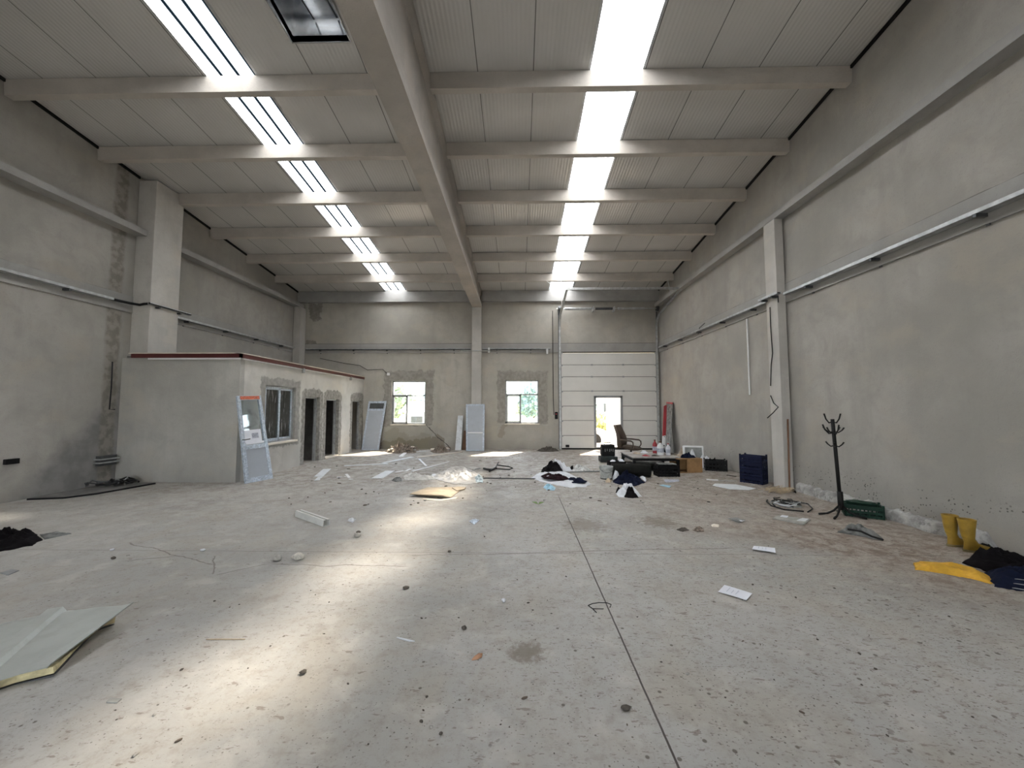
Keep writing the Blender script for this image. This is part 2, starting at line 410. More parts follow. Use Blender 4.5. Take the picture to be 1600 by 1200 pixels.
def skylight_mat(strong):
    t = NT('polycarbonate'); x = t.xyz(0)
    rib = t.ss(t.m('SINE', t.m('MULTIPLY', x, 2 * pi / .058)), .2, .95); lf = strong
    bold = t.ss(t.m('SINE', t.m('ADD', t.m('MULTIPLY', x, 2 * pi / .29), .7)), .78, .90)
    sp = t.ss(t.vor(5), .03, .06, 1, 0)
    c = t.mix(t.m('MULTIPLY', rib, t.m('MULTIPLY', lf, .85)), (.93, .96, 1), (.16, .19, .21))
    c = t.mix(t.m('MULTIPLY', bold, strong), c, (.016, .024, .032))
    c = t.mix(t.m('MULTIPLY', t.m('MULTIPLY', sp, t.ss(t.noise(1.2, 3), .5, .6)), .6), c, (.2, .22, .22))
    tr = t.t.nodes.new('ShaderNodeBsdfTransparent'); tl = t.t.nodes.new('ShaderNodeBsdfTranslucent'); mx = t.t.nodes.new('ShaderNodeMixShader')
    t.lk(c, tr.inputs[0]); t.lk(c, tl.inputs[0]); mx.inputs[0].default_value = .5
    t.t.links.new(tr.outputs[0], mx.inputs[1]); t.t.links.new(tl.outputs[0], mx.inputs[2]); t.t.links.new(mx.outputs[0], t.out.inputs[0])
    return t.mat
M_sky = [skylight_mat(1.0), skylight_mat(.3)]
def glass_mat(name, tint=(.95, .98, 1), dirt=.2, dcol=(.5, .52, .5), refl=.08, streaky=False):
    t = NT(name)
    v = t.mapv((7, 7, .8)) if streaky else None
    n = t.noise(3 if streaky else 5, 6, .7, vec=v)
    d = t.ss(n, .52, .66, .02, dirt)
    tr = t.t.nodes.new('ShaderNodeBsdfTransparent'); t.lk(tint, tr.inputs[0]) if False else None
    tr.inputs[0].default_value = (*tint, 1)
    gl = t.t.nodes.new('ShaderNodeBsdfGlossy'); gl.inputs['Roughness'].default_value = .04
    df = t.t.nodes.new('ShaderNodeBsdfDiffuse'); df.inputs[0].default_value = (*dcol, 1)
    m1 = t.t.nodes.new('ShaderNodeMixShader'); m1.inputs[0].default_value = refl
    m2 = t.t.nodes.new('ShaderNodeMixShader'); t.t.links.new(d, m2.inputs[0])
    L = t.t.links.new; L(tr.outputs[0], m1.inputs[1]); L(gl.outputs[0], m1.inputs[2]); L(m1.outputs[0], m2.inputs[1]); L(df.outputs[0], m2.inputs[2]); L(m2.outputs[0], t.out.inputs[0])
    return t.mat
M_glass = glass_mat('window_glass', dirt=.35)
M_glassb = glass_mat('booth_glass', (.55, .58, .58), .45, (.55, .56, .56), .12, True)
M_glassd = glass_mat('leaf_glass', (.86, .9, .92), .12)
M_plastic_clear = glass_mat('thin_plastic', (.9, .93, .95), .9, (.75, .76, .77), .1)

M_pvc = plain('backlit_grey_pvc_frame', (.36, .37, .38), .4, dirt=(.16, .15, .14), dirt_amt=.6)  # white window frames coloured grey for their backlit look
M_pvcw = plain('white_pvc_frame', (.62, .66, .72), .35, var=.1, sc=14, dirt=(.25, .32, .45), dirt_amt=.7)
M_pvcf = plain('film_covered_frame', (.42, .49, .58), .35, var=.3, sc=22, dirt=(.75, .78, .82), dirt_amt=.9)
M_leaf = plain('grey_blue_leaf', (.37, .40, .45), .5, var=.06, sc=2, dirt=(.3, .31, .33), dirt_amt=.3)
M_doorp = plain('door_panel_white', (.68, .67, .645), .45, var=.05, sc=1.4)
M_seam = plain('grey_gasket', (.10, .10, .10), .8)
M_alu = plain('aluminium', (.34, .35, .36), .4, .6, var=.1)
M_galv = plain('galvanised_steel', (.55, .57, .58), .38, .75, var=.2, sc=9)
M_steel = plain('dark_steel', (.09, .095, .10), .45, .5)
M_black = plain('black_plastic', (.008, .008, .009), .55, spec=.2)
M_blackm = plain('black_metal', (.008, .008, .008), .5, spec=.25)
M_rubber = plain('black_rubber', (.012, .012, .012), .8, spec=.2)
M_white = plain('white_plastic', (.72, .73, .74), .45, var=.06)
M_paper = plain('white_paper', (.74, .76, .82), .8, var=.05, sc=4)
M_board = plain('white_board', (.66, .69, .72), .6, var=.1, sc=5, dirt=(.35, .33, .3), dirt_amt=.4)
M_card = plain('cardboard', (.44, .36, .26), .85, var=.16, sc=5, dirt=(.3, .22, .14), dirt_amt=.35)
M_wood = plain('box_wood', (.33, .19, .085), .7, var=.25, sc=5)
M_brown = plain('brown_wood', (.17, .085, .045), .7, var=.2)
M_red = plain('red_paint', (.34, .03, .04), .55, var=.15)
M_darkred = plain('dark_red_channel', (.09, .018, .018), .45, var=.15)
M_cream = plain('cream_metal', (.72, .66, .57), .5, var=.08)
M_foam = plain('yellow_foam', (.62, .55, .33), .9, var=.3, sc=14, bump=.6)
M_sheet = plain('pale_sheet_metal', (.42, .44, .42), .4, .1, var=.1, sc=3, dirt=(.3, .29, .26), dirt_amt=.3)
M_stone = plain('rubble_grey', (.36, .345, .32), .95, var=.3, sc=20, bump=.5)
M_stoned = plain('rubble_dark', (.09, .078, .065), .95, var=.3, sc=20, bump=.5)
M_rubble = plain('rubble_mixed', (.19, .15, .12), .95, var=.6, sc=16, bump=.9, dirt=(.42, .38, .33), dirt_amt=.9)
M_navy = plain('navy_cloth', (.008, .011, .026), .95, var=.4, sc=8, bump=.4, spec=.08)
M_blackc = plain('black_cloth', (.007, .006, .007), .95, var=.4, sc=8, bump=.4, spec=.08)
M_whitec = plain('white_cloth', (.62, .64, .68), .85, var=.12, sc=6, bump=.3)
M_greyc = plain('grey_cloth', (.17, .175, .17), .9, var=.5, sc=9, bump=.4)
M_beigec = plain('beige_cloth', (.45, .37, .29), .9, var=.3, sc=6)
M_yellow = plain('yellow_cloth', (.64, .36, .03), .7, var=.2, sc=6, dirt=(.45, .2, .02), dirt_amt=.5)
M_boot = plain('yellow_rubber', (.38, .235, .03), .5, var=.25, sc=6, dirt=(.2, .13, .03), dirt_amt=.4)
M_sole = plain('tan_sole', (.30, .24, .12), .7, dirt=(.15, .12, .08), dirt_amt=.5)
M_blue = plain('navy_crate_plastic', (.010, .014, .042), .5, var=.15, spec=.2)
M_green = plain('green_crate_plastic', (.006, .035, .022), .5, var=.2, spec=.2)
M_bluel = plain('pale_blue_plastic', (.28, .52, .66), .35, var=.3, sc=20)
M_leather = plain('brown_leatherette', (.075, .052, .038), .55, var=.2, sc=6)
M_straw = plain('straw', (.50, .40, .27), .9, var=.3)
M_cable = plain('black_cable', (.012, .012, .013), .55, spec=.25)
M_cableg = plain('grey_cable', (.24, .25, .25), .5)
M_tile = plain('broken_tile', (.33, .33, .31), .6, var=.25)
M_leafg = plain('green_leaf', (.13, .22, .05), .6)
M_brick = plain('brick_chip', (.45, .25, .15), .9)
M_foil = plain('shaft_sheet_metal', (.42, .44, .46), .22, .9, var=.35, sc=2.2)
M_print = plain('grey_print', (.42, .44, .52), .8, var=.3, sc=30)

# ------------------------------------------------------------------ room shell
f = MB().box((XL - .3, YF - .3, -.2), (XR + .3, YB + .25, 0)); struct('floor', f, M_floor, 'dusty grey concrete floor with saw cuts')
def wall_grid(us, zs, holes, mk):
    mb = MB()
    for i in range(len(us) - 1):
        for j in range(len(zs) - 1):
            uc = (us[i] + us[i + 1]) / 2; zc = (zs[j] + zs[j + 1]) / 2
            if any(a < uc < b and c < zc < d for a, b, c, d in holes): continue
            mk(mb, us[i], us[i + 1], zs[j], zs[j + 1])
    return mb
W1 = (-4.91, -3.6, .94, 2.61); W2 = (-.53, .755, .97, 2.63); D1 = (1.58, 5.25, 0, 3.69)
holes = [W1, W2, D1]
us = sorted({XL - .3, XR + .3, *[h[0] for h in holes], *[h[1] for h in holes]}); zs = sorted({0, 6.3, *[h[2] for h in holes], *[h[3] for h in holes]})
struct('wall_back', wall_grid(us, zs, holes, lambda m, a, b, c, d: m.box((a, YB, c), (b, YB + .25, d))), M_back)
def side(x0, x1): 
    m = MB(); ys = [YF, YB + .25]
    m.add([(x0, ys[0], 0), (x0, ys[1], 0), (x0, ys[1], roof(ys[1]) + .1), (x0, ys[0], roof(ys[0]) + .1), (x1, ys[0], 0), (x1, ys[1], 0), (x1, ys[1], roof(ys[1]) + .1), (x1, ys[0], roof(ys[0]) + .1)],
          [(0, 1, 2, 3), (7, 6, 5, 4), (0, 4, 5, 1), (1, 5, 6, 2), (2, 6, 7, 3), (3, 7, 4, 0)]); return m
struct('wall_right', side(XR, XR + .3), M_right)
struct('wall_left', side(XL - .3, XL), M_left)
struct('wall_front', MB().box((XL - .3, YF - .3, 0), (-4.9, YF, roof(YF) + .1)).box((-.1, YF - .3, 0), (XR + .3, YF, roof(YF) + .1)).box((-4.9, YF - .3, 4.4), (-.1, YF, roof(YF) + .1)), M_right)
# roof sheets, open at the two skylight strips and the hatch
def slab(mb, x0, x1, y0, y1, t=.1):
    mb.add([(x0, y0, roof(y0)), (x1, y0, roof(y0)), (x1, y1, roof(y1)), (x0, y1, roof(y1)), (x0, y0, roof(y0) + t), (x1, y0, roof(y0) + t), (x1, y1, roof(y1) + t), (x0, y1, roof(y1) + t)],
           [(0, 3, 2, 1), (4, 5, 6, 7), (0, 1, 5, 4), (1, 2, 6, 5), (2, 3, 7, 6), (3, 0, 4, 7)])
HX0, HX1, HY0, HY1 = -3.43, -2.56, 4.55, 5.45
mb = MB(); y0, y1 = YF - .3, YB + .3
for a, b in ((XL - .35, SKY[0][0]), (SKY[0][1], HX0), (HX1, SKY[1][0]), (SKY[1][1], XR + .35)): slab(mb, a, b, y0, y1)
for a, b in SKY: slab(mb, a, b, y0, SY0)
slab(mb, HX0, HX1, y0, HY0); slab(mb, HX0, HX1, HY1, y1)
struct('ceiling', mb, M_ceil, 'grey ribbed metal roof sheets seen from below')
for i, (a, b) in enumerate(SKY):
    m = MB(); slab(m, a - .03, b + .03, SY0, y1, .012)
    for v in m.v: v.z += .105
    o = m.obj('skylight', M_sky[i]); tag(o, ('left' if i == 0 else 'right') + ' long translucent roof skylight strip, ' + ('left' if i == 0 else 'right') + ' of the big main beam', 'skylight', 'roof skylight strips')
    for e in (a, b):
        s = MB(); slab(s, e - .02, e + .02, SY0, y1, .1)
        for v in s.v: v.z -= .004
        so = s.obj('skylight_flashing', M_galv, o)
# hatch shaft
sh = root('roof_hatch', 'square roof opening lined with shiny sheet metal beside the main beam', 'roof hatch', (-2.99, 5.0, roof(5.0)))
z1 = roof(HY0) + .85
m = MB()
for a, b in (((HX0 - .02, HY0 - .02), (HX0, HY1 + .02)), ((HX1, HY0 - .02), (HX1 + .02, HY1 + .02)), ((HX0, HY0 - .02), (HX1, HY0)), ((HX0, HY1), (HX1, HY1 + .02))):
    m.box((a[0], a[1], roof(HY1) - .005), (b[0], b[1], z1))
m.obj('shaft_lining', M_foil, sh)
m = MB().box((HX0 - .15, HY0 - .15, z1 + .16), (HX1 + .15, HY1 + .15, z1 + .18)); m.obj('shaft_cover', M_foil, sh)
m = MB()
for k, yy in enumerate((4.75, 4.98, 5.22)): m.box((HX0, yy, z1 - .45 + .03 * k), (HX1, yy + .05, z1 - .40 + .03 * k))
m.obj('damper_blade', M_foil, sh)
m = MB().tube([(-3.2, 4.6, z1 - .6), (-3.1, 5.42, z1 - .62)], .012).tube([(-2.85, 4.6, z1 - .55), (-2.75, 5.42, z1 - .6)], .015).tube([(-2.8, 5.1, z1 - .55), (-2.82, 5.05, z1 - .7), (-2.9, 5.0, z1 - .62)], .012)
m.obj('link_rod', M_steel, sh)

# main beam: I-section with a broad bottom flange, deeper towards the camera
def beam_sections(ys):
    mb = MB(); n = 0; rings = []
    for y in ys:
        zb = 5.62 - .17 * max(0, min(1, (y - 7) / 7.7)); zt = roof(y) - .004; c = -1.625
        pr = [(-.185, zb), (.185, zb), (.185, zb + .13), (.10, zb + .24), (.10, zt - .22), (.17, zt - .12), (.17, zt), (-.17, zt), (-.17, zt - .12), (-.10, zt - .22), (-.10, zb + .24), (-.185, zb + .13)]
        rings.append([(c + p[0], y, p[1]) for p in pr])
    k = len(rings[0]); vs = [v for r in rings for v in r]
    fs = [(i * k + j, i * k + (j + 1) % k, (i + 1) * k + (j + 1) % k, (i + 1) * k + j) for i in range(len(rings) - 1) for j in range(k)]
    fs += [list(range(k))[::-1], list(range((len(rings) - 1) * k, len(rings) * k))]
    return mb.add(vs, fs)
tag(beam_sections([YF, 0, 7, 10, 14.68]).obj('main_beam', M_beam, smooth=False), 'massive grey concrete main roof beam running away from the camera', 'beam')
ORD = ['nearest', 'second', 'third', 'fourth', 'fifth', 'sixth']
for k in range(6):
    y = 5.94 + 1.435 * k; zt = roof(y + .08) - .004
    for sd_, x0, x1 in (('left', XL + .002, -1.80), ('right', -1.45, XR - .002)):
        pr = [(y - .0, zt), (y + .02, zt - .26), (y + .14, zt - .26), (y + .16, zt)]
        m = MB(); vs = [(x0, p[0], p[1]) for p in pr] + [(x1, p[0], p[1]) for p in pr]
        m.add(vs, [(0, 1, 2, 3), (7, 6, 5, 4), (0, 4, 5, 1), (1, 5, 6, 2), (2, 6, 7, 3), (3, 7, 4, 0)])
        lab = ('nearest' if k == 0 else ORD[k] + ' from the camera') + ' grey concrete roof purlin on the %s side of the main beam' % sd_
        tag(m.obj('concrete_purlin', M_purlin), lab, 'purlin', 'roof purlins')
for sd_, x0, x1 in (('left', XL + .002, -1.83), ('right', -1.42, XR - .002)):
    m = MB().box((x0, YB - .17, 5.66), (x1, YB - .002, 6.07)); tag(m.obj('eaves_beam', M_belt), 'deep grey concrete eaves beam on top of the back wall, %s half' % sd_, 'beam')
# ledges, belts
tag(MB().box((5.15, YF, 5.40), (XR - .002, YB - .19, 5.53)).obj('wall_ledge', M_belt), 'long projecting concrete ledge high on the right wall', 'ledge')
tag(MB().box((XL + .002, YF, 5.42), (XL + .27, 8.24, 5.55)).obj('wall_ledge', M_belt), 'concrete ledge high on the left wall in front of the thick column', 'ledge')
tag(MB().box((XL + .002, 9.0, 5.42), (XL + .27, YB - .19, 5.55)).obj('wall_ledge', M_belt), 'concrete ledge high on the left wall behind the thick column', 'ledge')
struct('trim_1', MB().box((XR - .03, YF, 3.68), (XR - .001, YB - .04, 4.06)), M_belt, 'flat concrete belt along the right wall')
struct('trim_2', MB().box((XL + .001, YF, 3.68), (XL + .03, 8.25, 4.05)).box((XL + .001, 8.99, 3.68), (XL + .03, YB - .04, 4.05)), M_belt, 'flat concrete belt along the left wall')
struct('trim_3', MB().box((XL + .03, YB - .03, 3.69), (XR - .03, YB - .001, 4.04)), M_belt, 'flat concrete belt along the back wall')
# dark strips put in for the shadow gap between side walls and roof sheets
def shadow_gap(x0, x1, ya, yb):
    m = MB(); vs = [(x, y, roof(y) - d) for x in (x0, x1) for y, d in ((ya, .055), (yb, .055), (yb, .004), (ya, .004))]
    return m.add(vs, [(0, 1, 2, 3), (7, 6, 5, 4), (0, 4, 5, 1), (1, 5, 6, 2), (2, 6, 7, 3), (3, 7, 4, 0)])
struct('trim_5', shadow_gap(XR - .035, XR - .002, YF, YB - .18), M_rubber, 'dark strip imitating the shadow gap between right wall and roof')
struct('trim_6', shadow_gap(XL + .002, XL + .035, YF, 8.25), M_rubber, 'dark strip imitating the shadow gap between left wall and roof, in front of the column')
struct('trim_7', shadow_gap(XL + .002, XL + .035, 8.98, YB - .18), M_rubber, 'dark strip imitating the shadow gap between left wall and roof, beyond the column')
# pillars
tag(MB().bbox((XL + .001, 8.26, .0), (-8.19, 8.97, roof(8.97) - .005), .012).obj('wall_column', M_pillar), 'thick pale concrete column on the left wall rising behind the booth', 'column')
tag(MB().bbox((5.15, 7.64, 0), (XR - .032, 7.98, 5.397), .01).obj('wall_column', M_pillar), 'slim concrete pilaster on the right wall', 'column')
tag(MB().bbox((-1.81, YB - .16, 0), (-1.44, YB - .035, 5.44), .01).obj('wall_column', M_pillar), 'narrow concrete pilaster on the back wall under the main beam', 'column')
tag(MB().box((XL + .031, YB - .42, 2.72), (XL + .28, YB - .035, 5.415)).obj('wall_column', M_pillar), 'concrete corner column behind the booth in the back left corner', 'column')

# rough kerb at the foot of the right wall
def kerb(x, sgn, ya, yb, h, name, lab):
    m = MB(); N = 150; vs = []
    for i in range(N + 1):
        y = ya + (yb - ya) * i / N; e = min(1, i / 6, (N - i) / 4)
        hh = h * (.85 + .30 * fbm((y * 2.2, 3, 1)) + .22 * fbm((y * 9, 1, 4))) * max(.1, e); dd = (.09 + .05 * fbm((y * 3, 8, 1))) * max(.25, e)
        vs += [(x, y, 0), (x + sgn * dd, y, 0), (x + sgn * dd * .85, y, hh * .78), (x + sgn * dd * .6, y, hh * .97), (x, y, hh * 1.12)]
    fs = [(i * 5 + j, i * 5 + (j + 1) % 5, (i + 1) * 5 + (j + 1) % 5, (i + 1) * 5 + j) for i in range(N) for j in range(5)] + [(0, 1, 2, 3, 4), tuple(N * 5 + j for j in (4, 3, 2, 1, 0))]
    m.add(vs, fs); o = m.obj(name, plain(name + '_mortar', (.39, .385, .37), .95, var=.45, sc=5, bump=.9, dirt=(.22, .215, .21), dirt_amt=.9), None, False, base=False)
    o['kind'] = 'structure'; o['label'] = lab
kerb(XR - .002, -1, 4.45, 7.62, .17, 'baseboard_right', 'ragged whitish mortar kerb along the foot of the right wall')

# ------------------------------------------------------------------ windows in the back wall
def window(n, w, sash_left=True):
    x0, x1, z0, z1 = w; y = YB + .09; e = .05
    fr = MB()
    for a, b in (((x0, z0), (x0 + e, z1)), ((x1 - e, z0), (x1, z1)), ((x0, z0), (x1, z0 + e)), ((x0, z1 - e), (x1, z1)), ((x0, z0 + 1.08), (x1, z0 + 1.13)), ((x0 + .56, z0), (x0 + .61, z0 + 1.1))):
        fr.box((a[0], y, a[1]), (b[0], y + .07, b[1]))
    wo = struct('window_%d' % n, fr, M_pvc, 'white framed window in the back wall, ' + ('left of the pilaster' if n == 1 else 'between pilaster and sectional door'))
    s = MB(); a0, a1, c0, c1 = x0 + .035, x0 + .60, z0 + .03, z0 + 1.10
    for a, b in (((a0, c0), (a0 + .055, c1)), ((a1 - .055, c0), (a1, c1)), ((a0, c0), (a1, c0 + .055)), ((a0, c1 - .055), (a1, c1))):
        s.box((a[0], y - .02, a[1]), (b[0], y + .005, b[1]))
    s.obj('sash', M_pvc, wo)
    g = MB().box((x0 + e, y + .03, z0 + e), (x0 + .56, y + .036, z0 + 1.08)).box((x0 + .61, y + .03, z0 + e), (x1 - e, y + .036, z0 + 1.08)).box((x0 + e, y + .03, z0 + 1.13), (x1 - e, y + .036, z1 - e))
    g.obj('pane', M_glass, wo)
    MB().box((x0 - .02, YB - .03, z0 - .035), (x1 + .02, y, z0 - .001)).obj('window_sill', M_cream, wo)
    MB().tube([(a1 - .03, y - .02, z0 + .5), (a1 - .03, y - .06, z0 + .5), (a1 - .03, y - .06, z0 + .4)], .009).obj('window_handle', M_white, wo)
window(1, W1); window(2, W2)

# ------------------------------------------------------------------ sectional door
dx0, dx1 = 1.62, 5.22; yd = YB - .03
seam = [GY(950, q, yd).z for q in (551, 570, 588.7, 611, 634.5, 657, 680.5, 700.5)]
seam[-1] = .05
WX0, WX1, WZ0, WZ1 = 2.84, 3.93, .09, 2.03
fr = MB()
for a, b in ((D1[0] - .04, D1[0] + .04), (D1[1] - .04, D1[1] + .04)): fr.box((a, YB - .028, 0), (b, YB + .02, D1[3] + .04))
fr.box((D1[0], YB - .028, D1[3] - .01), (D1[1], YB + .02, D1[3] + .05))
door = struct('door_1', fr, M_steel, 'large white sectional industrial door with an open wicket door')
for k in range(7):
    zt, zb = seam[k] - .009, seam[k + 1] + .009
    m = MB()
    segs = [(dx0, dx1)] if zb > WZ1 else [(dx0, WX0), (WX1, dx1)]
    if zb < WZ1 < zt:
        m.bbox((dx0, yd, WZ1), (dx1, yd + .045, zt), .004); zt2 = WZ1
        m.box((dx0, yd, zb), (WX0, yd + .045, zt2)).box((WX1, yd, zb), (dx1, yd + .045, zt2))
    else:
        for a, b in segs: m.bbox((a, yd, zb), (b, yd + .045, zt), .004)
    p = m.obj('door_panel', M_doorp, door)
    if k:
        gk = MB()
        for a, b in ([(dx0, dx1)] if seam[k] > WZ1 else [(dx0, WX0), (WX1, dx1)]): gk.box((a + .002, yd + .012, seam[k] - .03), (b - .002, yd + .035, seam[k] + .03))
        gk.obj('seam_gasket', M_seam, p)
    # rollers at both edges on the seam
    for xx in (dx0 - .0, dx1 - .0):
        MB().box((xx - .05, yd - .035, seam[k] - .05), (xx + .05, yd - .001, seam[k] + .01)).obj('roller_bracket', M_alu, p)
    if 1 <= k <= 3:
        for px in (925, 974):
            X_ = GY(px, 600, yd).x; MB().bbox((X_ - .035, yd - .02, seam[k] - .03), (X_ + .035, yd, seam[k] + .03), .004).obj('hinge', M_alu, p)
fm = MB().box((WX0, yd - .02, WZ0), (WX0 + .085, yd + .05, WZ1)).box((WX1 - .085, yd - .02, WZ0), (WX1, yd + .05, WZ1)).box((WX0, yd - .02, WZ1 - .09), (WX1, yd + .05, WZ1)).box((WX0, yd - .02, WZ0 - .04), (WX1, yd + .05, WZ0 + .01))
fm.obj('wicket_frame', M_alu, door)
MB().box((dx0, yd - .015, .055), (dx1, yd + .03, .09)).obj('bottom_rail', M_doorp, door)
MB().box((dx0, yd, .0), (dx1, yd + .03, .052)).obj('rubber_seal', M_rubber, door)
MB().box((dx0, yd - .01, seam[0]), (dx1, yd + .03, seam[0] + .035)).obj('top_seal', M_rubber, door)
q = GY(886.5, 697, yd); MB().bbox((q.x - .07, yd - .05, q.z - .04), (q.x + .07, yd - .001, q.z + .05), .008).obj('slack_sensor', M_black, door)
# open wicket leaf outside
hx, hy = WX1 - .085, yd + .05; A = radians(66); L = .86
Ml = Matrix.Translation((hx, hy, 0)) @ Matrix.Rotation(-A + pi, 4, 'Z')
lf = MB().bbox((0, -.04, WZ0 + .02), (L, 0, WZ1 - .1), .004, Ml)
for zz in seam[3:7]: pass
leaf = lf.obj('wicket_leaf', M_white, door)
m = MB()
for zz in (seam[4], seam[5], seam[6]): m.box((.03, .0, zz - .006), (L - .03, .004, zz + .006), Ml)
m.box((.0, 0, WZ0 + .02), (.03, .008, WZ1 - .1), Ml).box((L - .03, 0, WZ0 + .02), (L, .008, WZ1 - .1), Ml)
m.obj('leaf_edge', M_alu, leaf)
MB().box((L - .35, .001, 1.02), (L - .25, .02, 1.10), Ml).box((L - .33, .001, .9), (L - .27, .02, .97), Ml).obj('lock_plate', M_print, leaf)

# tracks, shaft and springs above the door
tr = root('door_track', 'galvanised tracks and torsion shaft above the sectional door', 'door track', (3.4, 14.6, 0))
def track(x):
    pts = [(x, YB - .09, .02), (x, YB - .09, 4.6)]
    for k in range(1, 9):
        a = k / 8 * radians(80); pts.append((x, YB - .09 - .5 * (1 - cos(a)), 4.6 + .5 * sin(a)))
    pts.append((x, 12.3, 5.42))
    m = MB()
    for i in range(len(pts) - 1):
        a, b = Vector(pts[i]), Vector(pts[i + 1]); Mf = frame(a, b); l = (b - a).length
        m.box((-.005, -.035, -.02), (l + .005, .035, .02), Mf)
    return m
track(dx0 - .06).obj('track', M_galv, tr); track(dx1 + .03).obj('track', M_galv, tr)
MB().box((dx0 - .115, YB - .075, 0), (dx0 - .095 + .05, YB - .04, 5.35)).obj('track_angle', M_steel, tr)
MB().box((dx1 + .035, YB - .075, 0), (dx1 + .08, YB - .04, 5.35)).obj('track_angle', M_steel, tr)
MB().tube([(dx0 - .2, YB - .26, 5.33), (dx1 + .1, YB - .26, 5.33)], .016).obj('shaft', M_galv, tr)
MB().tube([(1.75, YB - .26, 5.33), (2.75, YB - .26, 5.33)], .05, 12).obj('spring', M_galv, tr)
MB().tube([(2.9, YB - .26, 5.33), (3.55, YB - .26, 5.33)], .048, 12).obj('spring', M_steel, tr)
MB().tube([(3.75, YB - .26, 5.33), (4.75, YB - .26, 5.33)], .045, 12).obj('spring', M_galv, tr)
MB().tube([(dx0 - .13, YB - .26, 5.33), (dx0 - .03, YB - .26, 5.33)], .10, 16).obj('cable_drum', M_steel, tr)
MB().tube([(dx1 - .02, YB - .26, 5.33), (dx1 + .06, YB - .26, 5.33)], .10, 16).obj('cable_drum', M_steel, tr)
for xx in (dx0 - .1, 2.83, 3.62, dx1 + .06): MB().box((xx - .02, YB - .30, 5.25), (xx + .02, YB - .002, 5.41)).obj('bearing_plate', M_galv, tr)
MB().box((dx0 - .08, 12.28, 5.40), (dx1 + .06, 12.33, 5.47)).obj('spreader_bar', M_galv, tr)
MB().tube([(dx0 - .14, 13.15, roof(13.1) - .27), (dx0 - .14, 13.15, 5.12)], .012).tube([(dx0 - .66, 13.15, roof(13.1) - .27), (dx0 - .14, 13.15, 5.55)], .010).obj('hanger', M_white, tr)
MB().tube([(dx1 - .08, 13.12, roof(13.1) - .27), (dx1 + .03, 13.12, 5.28)], .012).obj('hanger', M_galv, tr)
MB().tube([(dx0 - .32, YB - .06, 5.31), (dx0 - .32, YB - .06, 2.0), (dx0 - .30, YB - .06, 1.3)], .012).obj('control_cable', M_cable, tr)
q = GY(869, 649, YB - .06)
c = root('control_box', 'small black door controller on the wall left of the sectional door', 'control box', (q.x, YB - .06, q.z - .12))
MB().bbox((q.x - .05, YB - .10, q.z - .14), (q.x + .06, YB - .002, q.z + .13), .01).obj('housing', M_black, c)
MB().tube([(q.x, YB - .115, q.z + .05), (q.x, YB - .10, q.z + .05)], .025, 12).obj('button', M_red, c)

# ------------------------------------------------------------------ booth
BX = -6.0; BY = 8.12; BT = 2.66; BW = .2
H1 = (8.98, 10.22, .74, 2.12); DO = [(10.69, 11.49, 0, 1.89), (11.87, 12.72, 0, 1.85), (13.75, 14.58, 0, 1.83)]
hs = [H1] + DO
us = sorted({BY + .14, YB - .002, *[h[0] for h in hs], *[h[1] for h in hs]}); zs = sorted({0, BT, *[h[2] for h in hs], *[h[3] for h in hs]})
struct('wall_booth_side', wall_grid(us, zs, hs, lambda m, a, b, c, d: m.box((BX - BW, a, c), (BX, b, d))), M_booths, 'rendered booth wall with one window and three doorways')
struct('wall_booth_front', MB().box((XL + .002, BY, 0), (BX, BY + .14, BT)), M_boothf, 'blank rendered booth wall facing the camera')
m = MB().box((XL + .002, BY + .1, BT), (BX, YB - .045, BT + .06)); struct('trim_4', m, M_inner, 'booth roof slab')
m = MB()
for yy in (10.42, 11.6, 13.1): m.box((XL + .002, yy, 0), (BX - BW, yy + .1, BT))
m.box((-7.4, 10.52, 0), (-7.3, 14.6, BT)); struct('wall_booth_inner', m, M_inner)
rt = root('roof_edge', 'dark red metal channel edging with pale top round the booth roof', 'roof edging', (BX, BY, BT - .06))
MB().box((-8.36, BY - .05, BT - .0), (BX + .05, BY - .001, BT + .085)).box((BX + .001, BY - .05, BT), (BX + .05, YB - .05, BT + .085)).obj('channel', M_darkred, rt)
MB().box((-8.40, BY - .07, BT + .087), (BX + .02, BY + .06, BT + .103)).box((BX - .08, BY - .07, BT + .087), (BX + .065, YB - .05, BT + .103)).obj('cap_strip', M_cream, rt)
MB().box((-8.0, BY - .035, BT - .035), (BX + .03, BY - .001, BT - .003)).box((BX + .001, BY - .03, BT - .03), (BX + .03, YB - .05, BT - .003)).obj('foam_seal', M_white, rt)
for (px, py) in ((474, 580), (548, 592)):
    q = GX(px, py, BX + .03); MB().box((q.x - .02, q.y - .04, q.z - .05), (q.x + .03, q.y + .04, BT + .01)).obj('bracket', M_cableg, rt)
# booth window
y0, y1, z0, z1 = H1; x = BX - .13; e = .055
fr = MB()
for a, b in (((y0, z0), (y0 + e, z1)), ((y1 - e, z0), (y1, z1)), ((y0, z0), (y1, z0 + e)), ((y0, z1 - e), (y1, z1))): fr.box((x, a[0], a[1]), (x + .07, b[0], b[1]))
w3 = struct('window_3', fr, M_pvc, 'sliding window in the booth wall with streaked dark glass')
ym = (y0 + y1) / 2 - .02
for (a, b, xo) in ((y0 + .03, ym + .05, .05), (ym, y1 - .03, .02)):
    s = MB()
    for p, q in (((a, z0 + .03), (a + .065, z1 - .03)), ((b - .065, z0 + .03), (b, z1 - .03)), ((a, z0 + .03), (b, z0 + .095)), ((a, z1 - .095), (b, z1 - .03))): s.box((x + xo, p[0], p[1]), (x + xo + .035, q[0], q[1]))
    so = s.obj('sash', M_pvcf, w3)
    MB().box((x + xo + .014, a + .06, z0 + .09), (x + xo + .02, b - .06, z1 - .09)).obj('pane', M_glassb, so)
